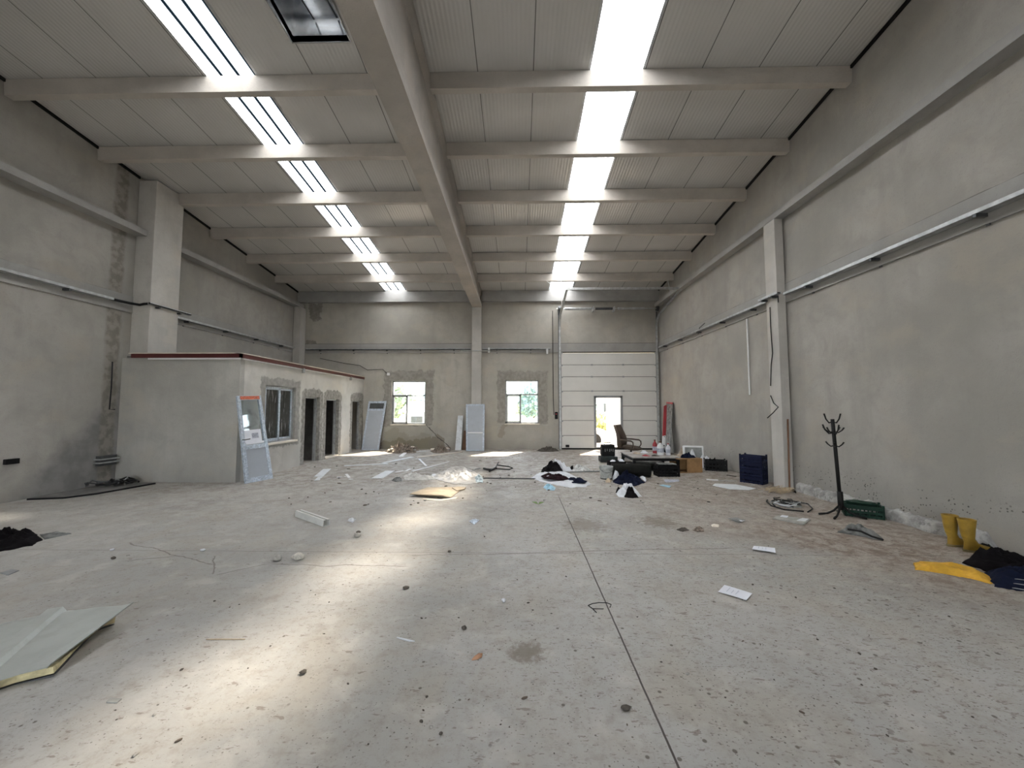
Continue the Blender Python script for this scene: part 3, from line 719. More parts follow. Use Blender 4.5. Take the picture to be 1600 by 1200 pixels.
MB().bbox((BX - .09, y0 - .05, z0 - .05), (BX + .07, y1 + .04, z0 - .002), .006).obj('window_sill', M_cream, w3)
# door frames (bare jambs, two with a pale lining)
for i, (a, b, _, t_) in enumerate(DO):
    m = MB(); xx = BX - .17
    m.box((xx, a, 0), (xx + .07, a + .035, t_)).box((xx, b - .035, 0), (xx + .07, b, t_)).box((xx, a, t_ - .035), (xx + .07, b, t_))
    struct('door_%d' % (i + 2), m, M_pvc, ['first empty doorway of the booth, next to its window', 'middle empty doorway of the booth', 'last empty doorway of the booth, by the back wall'][i])
MB().box((BX - .2, 11.87, .0), (BX + .02, 12.72, .04)).obj('door_threshold', M_cream, bpy.data.objects['door_3'])

# ------------------------------------------------------------------ cable trays
def tray(name, pts, out, lab, brackets, w=.11):
    """pts: run along wall; out: unit vector away from the wall"""
    r = root(name, lab, 'cable tray', pts[0]); out = Vector(out)
    m = MB(); a, b = Vector(pts[0]), Vector(pts[1]); d = (b - a).normalized(); L = (b - a).length
    M_ = Matrix(((d.x, out.x, 0, a.x), (d.y, out.y, 0, a.y), (d.z, out.z, 1, a.z), (0, 0, 0, 1)))
    m.box((0, 0, 0), (L, w, .004), M_).box((0, 0, 0), (L, .003, .045), M_).box((0, w - .003, 0), (L, w, .05), M_)
    m.obj('tray', M_galv, r)
    for q in brackets:
        if 0 < q < L:
            MB().box((q - .02, -.03, -.045), (q + .02, w + .02, -.003), M_).box((q - .02, -.03, -.14), (q + .02, -.012, -.003), M_).obj('bracket', M_steel, r)
    c = MB().tube([M_ @ Vector((0, .03, .018)), M_ @ Vector((L, .03, .018))], .011).tube([M_ @ Vector((0, .06, .018)), M_ @ Vector((L, .06, .018))], .013)
    c.obj('cable', M_cable, r)
    return r
zt = 3.80
bk = [i * 1.3 + .55 for i in range(16)]
tray('cable_tray', [(XR - .034, -4, zt), (XR - .034, 7.55, zt)], (-1, 0, 0), 'galvanised cable tray along the right wall, in front of the pilaster', bk)
tray('cable_tray', [(XR - .034, 8.05, zt), (XR - .034, YB - .3, zt)], (-1, 0, 0), 'galvanised cable tray along the right wall, beyond the pilaster', bk)
tray('cable_tray', [(5.145, 7.5, zt + .02), (5.145, 8.1, zt + .02)], (-1, 0, 0), 'short piece of cable tray passing over the right pilaster', [.15, .45], .09)
tray('cable_tray', [(XL + .034, -4, zt + .03), (XL + .034, 7.75, zt + .03)], (1, 0, 0), 'galvanised cable tray along the left wall, in front of the thick column', bk)
tray('cable_tray', [(-8.185, 8.2, zt + .06), (-8.185, 9.25, zt + .06)], (1, 0, 0), 'short piece of cable tray across the thick left column', [.2, .75], .06)
tray('cable_tray', [(XL + .034, 9.02, zt), (XL + .034, YB - .5, zt)], (1, 0, 0), 'galvanised cable tray along the left wall, above the booth', bk)
tray('cable_tray', [(XL + .35, YB - .034, zt), (-1.86, YB - .034, zt)], (0, -1, 0), 'thin cable tray along the back wall, left of the pilaster', bk, .05)
tray('cable_tray', [(-1.40, YB - .034, zt), (1.2, YB - .034, zt)], (0, -1, 0), 'thin cable tray along the back wall, right of the pilaster', bk, .05)
tag(MB().tube([(XL + .07, 7.72, zt + .055), (XL + .12, 8.1, zt + .06), (XL + .2, 8.235, zt + .06), (-8.3, 8.235, zt + .08), (-8.165, 8.22, zt + .085), (-8.165, 8.5, zt + .085)], .028).obj('cable_bundle', M_cable), 'dark bundle of cables bending round the thick left column', 'cables')
tag(MB().tube([GY(720, 548, YB - .2), GY(765, 548, YB - .2)], .016).obj('light_bar', M_galv), 'thin metal bar with lamp holders across the back wall pilaster', 'lamp bar')
for i, (px, py) in enumerate(((764, 547), (855, 549))):
    q = GY(px, py, YB - .13); tag(MB().bbox((q.x - .035, YB - .16, q.z - .1), (q.x + .035, YB - .10, q.z + .09), .008).obj('junction_box', M_white), ['small white junction box on the back wall beside the pilaster', 'small white junction box on the back wall near the sectional door'][i], 'junction box')
q = GX(1167, 499, XR - .02); q2 = GX(1172, 617, XR - .02)
tag(MB().tube([(XR - .02, q.y, 3.66), (XR - .02, q.y, q2.z)], .018).obj('conduit', M_white), 'white vertical conduit pipe on the right wall beyond the pilaster', 'conduit')
pts = [GX(x_, y_, 5.13) for x_, y_ in ((1203, 480), (1204, 510), (1207, 552), (1205, 570), (1204, 603))]
tag(MB().tube(pts, .009).obj('hanging_cable', M_cable), 'black cable hanging down from the tray on the right pilaster', 'cable')
pts = [GX(x_, y_, 5.12) for x_, y_ in ((1204, 618), (1209, 630), (1216, 636), (1208, 645), (1199, 653))]
tag(MB().tube(pts, .009).obj('bent_wire', M_cable), 'stiff bent wire end sticking out low on the right pilaster', 'wire')
pts = [GX(x_, y_, XR - .05) for x_, y_ in ((1091, 522), (1093, 512), (1101, 505))]
tag(MB().tube(pts, .01).obj('bent_wire', M_cable), 'short wire loop above the tray near the back right corner', 'wire')
pts = [GY(x_, y_, YB - .03) for x_, y_ in ((500, 560), (540, 568), (562, 571), (574, 578), (598, 577), (606, 585))]
tag(MB().tube(pts, .010).obj('wall_wire', M_cable), 'thin dark wire slung on the back wall up to the left window', 'wire')
q = GY(607, 585, YB - .04); tag(MB().bbox((q.x - .05, YB - .08, q.z - .04), (q.x + .05, YB - .002, q.z + .06), .01).obj('socket_box', M_white), 'small white socket box at the upper corner of the left window', 'socket')
q = GX(17, 721, XL + .02); tag(MB().bbox((XL + .001, q.y - .09, q.z - .045), (XL + .06, q.y + .09, q.z + .045), .008).obj('wall_box', M_black), 'small black box low on the left wall', 'box')
m = root('pipe_clamp', 'steel strap round the cable recess low beside the booth', 'clamp', (XL + .1, 7.92, .45))
MB().box((XL + .001, 7.68, .52), (XL + .13, 8.08, .545)).box((XL + .001, 7.68, .45), (XL + .13, 8.08, .475)).obj('strap', M_galv, m)
MB().box((XL + .001, 7.72, .40), (XL + .10, 8.04, .60)).obj('backing', M_steel, m)
tag(MB().tube([(XL + .05, 7.88, 2.55), (XL + .06, 7.88, 2.0), (XL + .07, 7.86, 1.55), (XL + .09, 7.95, 1.55)], .012).obj('hanging_wire', M_cable), 'short wire hanging down the left wall joint beside the booth', 'wire')
tag(MB().tube([(5.21, 7.60, .0), (5.235, 7.61, 1.33), (5.245, 7.62, 1.36)], .016).obj('steel_rod', M_brown), 'thin rusty steel rod standing in the corner of the right pilaster', 'rod')

# ------------------------------------------------------------------ exterior
def ext_ground():
    t = NT('outside_ground')
    c = t.mix(t.ss(t.noise(.25, 5), .42, .58), (.42, .36, .28), (.30, .33, .13))
    c = t.mix(t.ss(t.noise(1.5, 6), .5, .65, 0, .6), c, (.52, .50, .20))
    return t.fin(c, .95)
GZ = -.22
mg = MB().box((-90, YB + .3, GZ - .2), (110, 150, GZ)); struct('ground_outside', mg, ext_ground(), 'open ground outside the hall')
struct('ground_apron', MB().prism([(-12, YB + .25), (12, YB + .25), (12, YB + 3), (-12, YB + 3.2)], GZ, -.03), plain('apron', (.52, .44, .36), .9, var=.2), 'bare soil strip outside the door')
M_bark = plain('bark', (.13, .10, .075), .95)
M_fol = [plain('foliage_green', (.42, .52, .33), .8, var=.5, sc=3, bump=.6), plain('foliage_yellow', (.6, .6, .28), .8, var=.3, sc=5, bump=.6), plain('foliage_blue_green', (.40, .54, .52), .8, var=.5, sc=2, bump=.6)]
def tree(x, y, h, w, mi, lab, cat='tree', seed=0):
    r = root('tree' if cat == 'tree' else 'bush', lab, cat, (x, y, GZ), 'trees outside' if cat == 'tree' else 'bushes outside')
    rnd = random.Random(seed)
    if cat == 'tree':
        m = MB().tube([(x, y, GZ), (x + .1, y, GZ + h * .3), (x, y, GZ + h * .7)], [.16, .12, .05], 8)
        for k in range(5):
            a = rnd.uniform(0, 6.28); m.tube([(x, y, GZ + h * .3), (x + cos(a) * w * .3, y + sin(a) * w * .3, GZ + h * .7)], [.06, .02], 6)
        m.obj('trunk', M_bark, r)
    m = MB()
    for k in range(170 if cat == 'tree' else 90):
        a = rnd.uniform(0, 2 * pi); ph = rnd.uniform(-1, 1); rr = rnd.uniform(.55, 1)
        cx = x + cos(a) * sqrt(1 - ph * ph) * rr * w * .5; cy = y + sin(a) * sqrt(1 - ph * ph) * rr * w * .5; cz = GZ + h * .62 + ph * rr * h * .36 if cat == 'tree' else GZ + h * .5 + ph * rr * h * .48
        for j in range(6):
            v = Vector((rnd.gauss(0, 1), rnd.gauss(0, 1), rnd.gauss(0, 1))).normalized(); u = v.orthogonal().normalized(); s_ = w * .09
            p = Vector((cx, cy, cz)) + Vector((rnd.gauss(0, 1), rnd.gauss(0, 1), rnd.gauss(0, 1))) * w * .05
            m.add([p - u * s_, p + v * s_ * .6, p + u * s_, p - v * s_ * .6 + Vector((0, 0, .02))], [(0, 1, 2), (0, 2, 3)])
    m.obj('foliage', M_fol[mi], r)
tree(-11.4, 34, 3.6, 3.6, 0, 'green tree outside, seen in the left half of the left window', seed=1)
tree(-7.2, 36, 3.2, 3.8, 2, 'blue-green tree outside, seen in the right half of the left window', seed=2)
tree(-.9, 33, 3.4, 2.6, 0, 'green tree outside, seen in the left half of the right window', seed=3)
tree(1.15, 31, 3.8, 2.4, 2, 'blue-green tree outside, seen in the right half of the right window', seed=4)
tree(1.1, 24, 1.1, .9, 1, 'yellow flowering bush outside the right window', 'bush', 5)
tree(6.0, 28, 1.3, 2.2, 1, 'yellow flowering bush outside the wicket door', 'bush', 6)
tree(7.7, 45, 3.2, 2.6, 2, 'blue-green tree beyond the wicket door', seed=7)
def house(x, y, w, d, h, lab, col, ga=True):
    r = root('house', lab, 'house', (x, y, GZ), 'houses outside')
    MB().box((x - w / 2, y, GZ), (x + w / 2, y + d, GZ + h)).obj('walls', plain('house_render_%d' % int(x * 10), col, .9), r)
    MB().add([(x - w / 2 - .3, y - .3, GZ + h), (x + w / 2 + .3, y - .3, GZ + h), (x + w / 2 + .3, y + d + .3, GZ + h), (x - w / 2 - .3, y + d + .3, GZ + h), (x - w / 2 - .3, y + d / 2, GZ + h + .8), (x + w / 2 + .3, y + d / 2, GZ + h + .8)],
             [(0, 3, 2, 1), (0, 1, 5, 4), (2, 3, 4, 5), (0, 4, 3), (1, 2, 5)]).obj('roof', plain('house_roof_%d' % int(x * 10), (.35, .36, .38), .8), r)
    n = max(2, int(w / 1.6))
    for i in range(n):
        xx = x - w / 2 + (i + .5) * w / n
        wi = MB().box((xx - .4, y - .04, GZ + h * .35), (xx + .4, y + .01, GZ + h * .8)).obj('window', M_steel, r)
house(-12.9, 26, 5.4, 4, 1.5, 'low white shed outside the left window, left of the sash bar', (.6, .6, .57))
house(-6.3, 27, 3.6, 4, 1.45, 'low white shed outside the left window, right of the sash bar', (.62, .62, .62))
house(-1.6, 50, 6, 5, 2.4, 'pale house behind the tree outside the right window', (.62, .58, .5))
house(12.6, 60, 7.5, 5, 3.0, 'pale grey building far beyond the wicket door', (.55, .58, .6))
# parked car: only its front shows in the doorway
car = root('car', 'white car parked outside, its bonnet seen through the wicket door', 'car', (3.0, 18.6, GZ))
Mw = plain('car_paint', (.75, .76, .78), .25, var=.02)
prof = [(-2.2, .35), (-2.2, .85), (-1.9, 1.0), (-1.5, 1.35), (-.4, 1.42), (.3, 1.0), (1.1, .9), (1.55, .78), (1.72, .55), (1.72, .3), (1.45, .22), (-1.9, .22)]
cx, cy = 2.35, 18.6
m = MB(); n = len(prof); vs = []
for yy, sc in ((-.85, .94), (-.78, 1), (.78, 1), (.85, .94)):
    for (a, b) in prof: vs.append((cx + a * (sc if abs(a) > 1 else 1), cy + yy, GZ + .1 + (b - .3) * sc + .2))
fs = [(i * n + j, i * n + (j + 1) % n, (i + 1) * n + (j + 1) % n, (i + 1) * n + j) for i in range(3) for j in range(n)] + [tuple(range(n))[::-1], tuple(3 * n + j for j in range(n))]
m.add(vs, fs).obj('car_body', Mw, car)
for wx in (cx - 1.35, cx + 1.1):
    for wy in (cy - .86, cy + .74): MB().tube([(wx, wy, GZ + .31), (wx, wy + .14, GZ + .31)], .31, 20).obj('wheel', M_rubber, car)
MB().bbox((cx + 1.38, cy - .82, GZ + .55), (cx + 1.66, cy - .5, GZ + .68), .03).obj('headlight', M_steel, car)
MB().box((cx - 1.4, cy - .875, GZ + 1.0), (cx + .1, cy - .82, GZ + 1.28)).obj('side_window', M_steel, car)

# ------------------------------------------------------------------ leaning door leaves and boards
def lean_panel(name, lab, cat, a, b, a2, b2, parts):
    """a,b bottom corners, a2,b2 top corners (left,right), seen face towards the camera"""
    a, b, a2, b2 = map(Vector, (a, b, a2, b2)); r = root(name, lab, cat, (a + b) / 2)
    ux = (b - a); uz = (a2 - a); nrm = ux.cross(uz).normalized()     # nrm points towards camera side
    if nrm.dot(Vector((0, 0, H)) - a) < 0: nrm = -nrm
    def slabp(u0, v0, u1, v1, d0, d1):
        P = lambda u, v, d: a + (b - a) * u + (a2 - a).lerp(b2 - b, u) * v + nrm * d
        m = MB(); m.add([P(u0, v0, d0), P(u1, v0, d0), P(u1, v1, d0), P(u0, v1, d0), P(u0, v0, d1), P(u1, v0, d1), P(u1, v1, d1), P(u0, v1, d1)],
                        [(0, 3, 2, 1), (4, 5, 6, 7), (0, 1, 5, 4), (1, 2, 6, 5), (2, 3, 7, 6), (3, 0, 4, 7)]); return m
    for nm, mt, rects in parts:
        m = MB()
        for (u0, v0, u1, v1, d0, d1) in rects:
            q = slabp(u0, v0, u1, v1, d0, d1); m.add(q.v, q.f)
        m.obj(nm, mt, r)
    return r
# glazed door frame leaning on the booth corner
a = G(380, 756); b = G(417, 748); a2 = GX(363, 620, -5.985) ; b2 = GX(401, 619, -5.985)
a2.x = -5.94; b2.x = -5.94
a = Vector((-5.74, 8.03, 0)); b = Vector((-5.55, 8.62, 0)); a2 = Vector((-5.945, 7.95, 1.83)); b2 = Vector((-5.93, 8.66, 1.86))
r = lean_panel('glazed_door_leaf', 'white framed glazed door leaf leaning on the booth corner with red tape on top', 'door leaf', a, b, a2, b2, [
    ('door_frame', M_pvcf, [(0, 0, .12, 1, 0, .05), (.88, 0, 1, 1, 0, .05), (.12, 0, .88, .055, 0, .05), (.12, .95, .88, 1, 0, .05), (.12, .38, .88, .43, 0, .05)]),
    ('lower_panel', M_leaf, [(.12, .055, .88, .38, .015, .035)]),
    ('glass_pane', M_glassd, [(.12, .43, .88, .95, .022, .028)]),
    ('red_tape', plain('red_tape', (.55, .09, .03), .5, var=.5, sc=30, dirt=(.7, .6, .5), dirt_amt=.7), [(.10, .955, .92, .995, .051, .054)]),
    ('paper_sticker', M_paper, [(.12, .445, .8, .60, .029, .032), (.14, .435, .86, .46, .03, .045)]),
    ('sticker_print', M_print, [(.42, .50, .68, .56, .0325, .034)]),
])
MB().tube([a + (a2 - a) * .50 + Vector((.06, -.01, 0)), a + (a2 - a) * .50 + Vector((.12, -.02, .0)), a + (a2 - a) * .5 + Vector((.13, .12, .01))], .01).obj('door_handle', M_steel, r)
lean_panel('grey_door_leaf', 'grey-blue door leaf with a small top vent leaning beside the last booth doorway', 'door leaf', (-5.86, 14.33, 0), (-5.22, 14.33, 0), (-5.74, 14.62, 1.82), (-5.07, 14.62, 1.82), [
    ('door_frame', M_pvcf, [(0, 0, .09, 1, 0, .045), (.91, 0, 1, 1, 0, .045), (.09, .955, .91, 1, 0, .045), (.09, .80, .91, .84, 0, .045), (.09, 0, .91, .02, 0, .045)]),
    ('vent_panel', M_steel, [(.09, .84, .91, .955, .01, .03)]),
    ('leaf_panel', M_leaf, [(.09, .02, .91, .80, .01, .035)])])
lean_panel('grey_door_leaf', 'grey-blue door leaf leaning under the back wall pilaster', 'door leaf', (-1.93, 14.1, 0), (-1.27, 14.1, 0), (-2.0, 14.49, 1.70), (-1.29, 14.49, 1.70), [
    ('door_frame', M_pvcf, [(0, 0, .09, 1, 0, .045), (.91, 0, 1, 1, 0, .045), (.09, .965, .91, 1, 0, .045), (.09, 0, .91, .02, 0, .045)]),
    ('cross_bar', M_white, [(.09, .365, .91, .392, .0, .046)]),
    ('upper_panel', M_leaf, [(.09, .392, .91, .965, .01, .035)]), ('lower_panel', M_leaf, [(.09, .02, .91, .365, .01, .035)])])
lean_panel('white_plank', 'narrow off-white plank leaning on the back wall left of the grey door leaf', 'plank', (-2.37, 14.3, 0), (-2.15, 14.3, 0), (-2.33, 14.66, 1.27), (-2.13, 14.66, 1.27), [('plank', M_board, [(0, 0, 1, 1, 0, .02)])])
lean_panel('brown_plank', 'brown plank standing between the white plank and the grey door leaf', 'plank', (-2.13, 14.42, 0), (-1.96, 14.42, 0), (-2.10, 14.66, .70), (-1.99, 14.66, .70), [('plank', M_brown, [(0, 0, 1, 1, 0, .02)])])
# boards in the back right corner
lean_panel('barrier_board', 'red and white barrier board leaning in the back right corner', 'board', (4.93, 13.5, 0), (5.06, 13.5, 0), (5.17, 13.85, 1.63), (5.27, 13.85, 1.68), [
    ('white_part', M_white, [(0, 0, 1, .36, 0, .03)]), ('red_part', M_red, [(0, .36, 1, 1, 0, .03)]), ('screw', M_black, [(.35, .14, .65, .165, .03, .034), (.4, .33, .6, .345, .03, .034)])])
lean_panel('grey_board', 'tall grey board leaning behind the red and white one', 'board', (5.06, 13.05, 0), (5.06, 13.62, 0), (5.31, 13.35, 1.75), (5.31, 13.9, 1.78), [('board', M_greyc, [(0, 0, 1, 1, 0, .02)]), ('red_edge', M_red, [(0, .97, 1, 1, -.002, .022)])])

# ------------------------------------------------------------------ torn roof panel, front left
pn = root('roof_panel', 'torn piece of insulated roof panel lying front left with yellow foam edge', 'roof panel', (-3.6, 2.6, 0))
zt_ = .085
tip = G(205, 944, .13); T1 = G(90, 957, zt_); T0 = G(0, 975, zt_); Bc = G(72, 1044, .06); B0 = G(0, 1063, .06)
dl = (T0 - T1).normalized(); Tl = T0 + dl * 1.1; Bl = B0 + (B0 - Bc).normalized() * 1.1
def raggededge(p, q, n, r):
    return [p.lerp(q, k / n) + Vector((random.uniform(-r, r), random.uniform(-r, r), 0)) * (0 if k in (0,) else 1) for k in range(n)]
loop = [tip] + raggededge(tip, T1, 7, .012)[1:] + raggededge(T1, Tl, 8, .012) + [Tl] + [Bl] + raggededge(Bl, Bc, 12, .014)[1:] + [Bc]
n = len(loop); m = MB(); m.add([v + Vector((0, 0, .004)) for v in loop] + list(loop), [list(range(n)), list(range(n, 2 * n))[::-1]] + [(i, n + i, n + (i + 1) % n, (i + 1) % n) for i in range(n)])
# bent side lip
lip0, lip1 = tip, Bc; off = Vector((.035, -.012, .03))
m.add([lip0, lip1, lip1 + off, lip0 + off * .7, lip0 + Vector((0, 0, -.004)), lip1 + Vector((0, 0, -.004)), lip1 + off - Vector((0, 0, .004)), lip0 + off * .7 - Vector((0, 0, .004))], [(0, 1, 2, 3), (7, 6, 5, 4), (0, 3, 7, 4), (1, 5, 6, 2), (3, 2, 6, 7)])
m.obj('sheet_metal', M_sheet, pn)
ra = G(86, 958, zt_ + .005); rb = G(0, 1030, .068) ; rb = ra + (rb - ra) * 1.8
Mf = frame(ra, rb); L = (rb - ra).length
MB().add([Mf @ Vector(p) for p in ((0, -.075, -.02), (0, -.04, .04), (0, .04, .04), (0, .075, -.02), (L, -.075, -.02), (L, -.04, .04), (L, .04, .04), (L, .075, -.02))], [(0, 1, 2, 3), (7, 6, 5, 4), (0, 4, 5, 1), (1, 5, 6, 2), (2, 6, 7, 3), (3, 7, 4, 0)]).obj('panel_rib', M_sheet, pn)
fl = [Vector((v.x, v.y, 0)) for v in loop]; c_ = sum(fl, Vector()) / n
lo = []; hi = []
for v in loop:
    k = 1 + .02 * random.uniform(-1, 1); hi.append(Vector((c_.x + (v.x - c_.x) * .985, c_.y + (v.y - c_.y) * .985, v.z - .004)))
    lo.append(Vector((c_.x + (v.x - c_.x) * .97 * k, c_.y + (v.y - c_.y) * .97 * k, .012)))
lo[0] = Vector((lo[0].x - .1, lo[0].y - .1, .02)); 
bulge = G(84, 1052, .02)
hi[-1] = Vector((bulge.x - .02, bulge.y + .01, .05)); lo[-1] = bulge
m = MB(); m.add(hi + lo, [list(range(n)), list(range(n, 2 * n))[::-1]] + [(i, n + i, n + (i + 1) % n, (i + 1) % n) for i in range(n)])
m.obj('foam_core', M_foam, pn)
m = MB(); m.add([v + Vector((0, 0, -.008)) for v in lo] + [Vector((v.x, v.y, .001)) for v in lo], [list(range(n)), list(range(n, 2 * n))[::-1]] + [(i, n + i, n + (i + 1) % n, (i + 1) % n) for i in range(n)])
m.obj('under_sheet', M_steel, pn)

# ------------------------------------------------------------------ left side
tag(heap([G(*p) for p in ((-40, 845), (0, 833), (18, 829), (52, 833), (66, 843), (50, 853), (0, 862), (-50, 866))], .11, 3, .8, 7, crease=.6).obj('black_tarp', M_blackc, None, True), 'crumpled black tarpaulin at the left edge of the floor', 'tarpaulin')
tag(heap([G(*p) for p in ((62, 836), (85, 832), (112, 834), (90, 839), (70, 843))], .035, 4, .6, 8, crease=.5).obj('black_rag', M_greyc, None, True), 'flat dark grey rag beside the black tarpaulin', 'rag')
mt = root('rubber_mat', 'wide dark edged mat on the floor along the left wall', 'mat', (-7.9, 7.3, 0))
mp = [(-8.46, 6.55), (-7.95, 6.66), (-7.72, 7.0), (-7.55, 7.95), (-8.46, 7.95)]
MB().prism(mp, .001, .03).obj('mat_edge', M_black, mt)
mi = [(p[0] * .97 - .24, p[1] * .965 + .26) for p in mp]
MB().prism(mi, .03, .034).obj('mat_surface', plain('mat_dust', (.15, .145, .14), .9, var=.3), mt)
hs_ = root('hose_pile', 'tangle of dark hoses lying on the mat beside the booth', 'hoses', (-8.0, 7.6, .035))
for k in range(9):
    rnd = random.Random(k); c0 = Vector((-8.05 + rnd.uniform(-.15, .2), 7.55 + rnd.uniform(-.2, .2), .05)); R_ = rnd.uniform(.12, .3); a0 = rnd.uniform(0, 6)
    pts = [c0 + Vector((cos(a0 + q * .5) * R_ * 1.1, sin(a0 + q * .5) * R_ * .8, .012 * q * (q % 3) / 2 + rnd.uniform(0, .02) + .012 * k * .6)) for q in range(8)]
    MB().tube(pts, rnd.choice((.012, .016, .022)), 8).obj('hose', [M_cable, M_steel, M_cableg][k % 3 if k % 3 < 2 else (2 if k > 5 else 0)], hs_, True)
# metal profile on the floor
pf = MB(); a = G(466, 806, 0); b = G(510, 822, 0)
Mf = frame(a, b); L = (b - a).length
pf.box((0, -.045, 0), (L, .045, .006), Mf).box((0, -.045, .006), (L, -.038, .085), Mf).box((0, .038, .006), (L, .045, .085), Mf).box((0, -.038, .078), (L, -.012, .085), Mf).box((0, .012, .078), (L, .038, .085), Mf)
tag(pf.obj('metal_profile', plain('white_profile', (.62, .62, .60), .4, .0, var=.1)), 'short white C-shaped metal profile lying on the bare floor', 'profile')
# strips and boards
def strip(name, pxs, th, mat, lab, cat='board', group=None, z=0.0):
    P = [G(*p) for p in pxs]; c = sum(P, Vector()) / len(P)
    o = MB().prism([(p.x, p.y) for p in P], z, z + th).obj(name, mat); return tag(o, lab, cat, group)
strip('white_board', ((491, 745), (505, 733.5), (517, 733), (505, 744.5)), .012, M_board, 'short pale board on the floor in front of the first booth doorway')
strip('white_board', ((491, 751), (497, 745.5), (504, 745), (499, 750.5)), .008, M_board, 'smallest pale board scrap, touching the end of the short pale board')
strip('white_board', ((580, 748), (602, 736.5), (617, 736), (598, 747.5)), .014, M_board, 'pale board lying alone in the middle distance, right of the booth')
def stripl(pa, pb, w, th, mat, lab, cat='strip', z=0.0, name='trim_strip'):
    a = G(*pa); b = G(*pb); Mf = frame(a + Vector((0, 0, z)), b + Vector((0, 0, z))); L = (b - a).length
    return tag(MB().box((0, -w / 2, 0), (L, w / 2, th), Mf).obj(name, mat), lab, cat)
stripl((538, 728), (606, 725), .11, .012, M_board, 'long pale strip lying nearest the booth doorways')
stripl((598, 724), (644, 714.5), .13, .014, M_board, 'pale strip pointing at the left window')
stripl((650, 715), (722, 706.5), .07, .02, M_cream, 'long cream strip ending at the leaning white plank')
stripl((644, 737), (702, 722), .05, .016, M_white, 'thin white strip running up to the right in the middle distance')
stripl((655, 718), (666, 729), .06, .02, M_white, 'short white strip set crosswise behind the thin white strip')
stripl((626, 714), (633, 708), .12, .02, M_white, 'stubby white strip in front of the left rubble heap')
stripl((616, 705), (636, 704), .12, .02, M_white, 'white strip right against the left rubble heap')
stripl((642, 706), (690, 704), .06, .02, M_board, 'pale strip between the two rubble heaps')
for i, (p, q) in enumerate((((526, 746), (541, 745)), ((541, 741), (546, 747)), ((545, 749), (551, 749)), ((618, 738), (630, 736)), ((634, 736), (641, 733)))):
    stripl(p, q, .06, .008, M_white, ['thin white scrap left of the fan of scraps', 'white scrap standing out of the fan of scraps', 'tiny white scrap below the fan of scraps', 'white scrap at the right end of the lone pale board', 'white scrap between lone pale board and thin strip'][i], 'scrap')
# rubble heaps against the back wall
tag(heap([G(*p) for p in ((600, 706), (618, 701), (640, 700.5), (655, 704), (648, 708), (620, 709))], .22, 11, .9, 9, 12*2, 60*3//2, crease=.6).obj('rubble_heap', M_rubble), 'larger heap of broken masonry under the left window', 'rubble')
tag(heap([G(*p) for p in ((672, 705), (684, 701.5), (698, 702), (703, 706), (690, 708), (678, 708))], .16, 12, .9, 9, 12*2, 50*3//2, crease=.6).obj('rubble_heap', M_rubble), 'smaller heap of broken masonry right of the left window', 'rubble')
tag(heap([G(*p) for p in ((838, 704.5), (850, 702), (868, 702.5), (874, 705), (860, 706), (845, 706))], .12, 13, .9, 9, 10*2, 44*3//2, crease=.6).obj('rubble_heap', M_stoned), 'dark dirt heap beside the foot of the sectional door', 'rubble')
for i in range(26):
    rnd = random.Random(100 + i)
    big = i < 15
    base = G(rnd.uniform(606, 650), rnd.uniform(702.5, 708)) if big else G(rnd.uniform(674, 702), rnd.uniform(703, 707))
    z = .05 if big else .03
    tag(stone((base.x, base.y, max(0, z * rnd.uniform(.0, 1.8))), rnd.uniform(.05, .11), 200 + i, .5).obj('masonry_chunk', [M_stone, M_cream, M_stoned, M_rubble][i % 4]), 'broken masonry chunk in the heap ' + ('under the left window' if big else 'right of the left window'), 'chunk', 'masonry chunks of the heap ' + ('under the left window' if big else 'right of the left window'))
# plastic sheeting
tag(heap([G(*p) for p in ((690, 738), (705, 730), (722, 729), (738, 735), (752, 744), (755, 752), (735, 757), (710, 757), (690, 752), (672, 747), (676, 741))], .065, 21, .9, 5, 14*2, 80*3//2, crease=1.1, power=.5).obj('plastic_sheeting', plain('milky_sheeting', (.50, .48, .455), .35, var=.2, sc=7, bump=.7), None, True), 'crumpled milky white plastic sheeting in the middle of the floor', 'sheeting')
tag(heap([G(*p) for p in ((630, 744), (640, 740), (660, 743), (678, 744), (682, 749), (655, 751), (632, 750))], .06, 22, .9, 6, 12*2, 60*3//2, crease=1.0, power=.5).obj('plastic_sheeting', plain('grey_sheeting', (.52, .51, .48), .4, var=.25, sc=7, bump=.7), None, True), 'smaller greyish crumpled sheeting left of the white one', 'sheeting')
tag(heap([G(*p) for p in ((612, 751), (618, 748), (627, 748), (628, 752), (618, 753))], .05, 23, .6, 8, crease=.6).obj('small_rag', M_greyc, None, True), 'small grey rag at the left end of the sheeting', 'rag')
tag(heap([G(*p) for p in ((738, 748), (748, 745), (755, 748), (755, 754), (744, 755))], .09, 24, .7, 9, crease=.8).obj('plastic_bag', M_bluel if False else plain('pale_bag', (.5, .6, .64), .4, var=.4, sc=20, bump=.5), None, True), 'pale bluish plastic bag at the right end of the sheeting', 'bag')
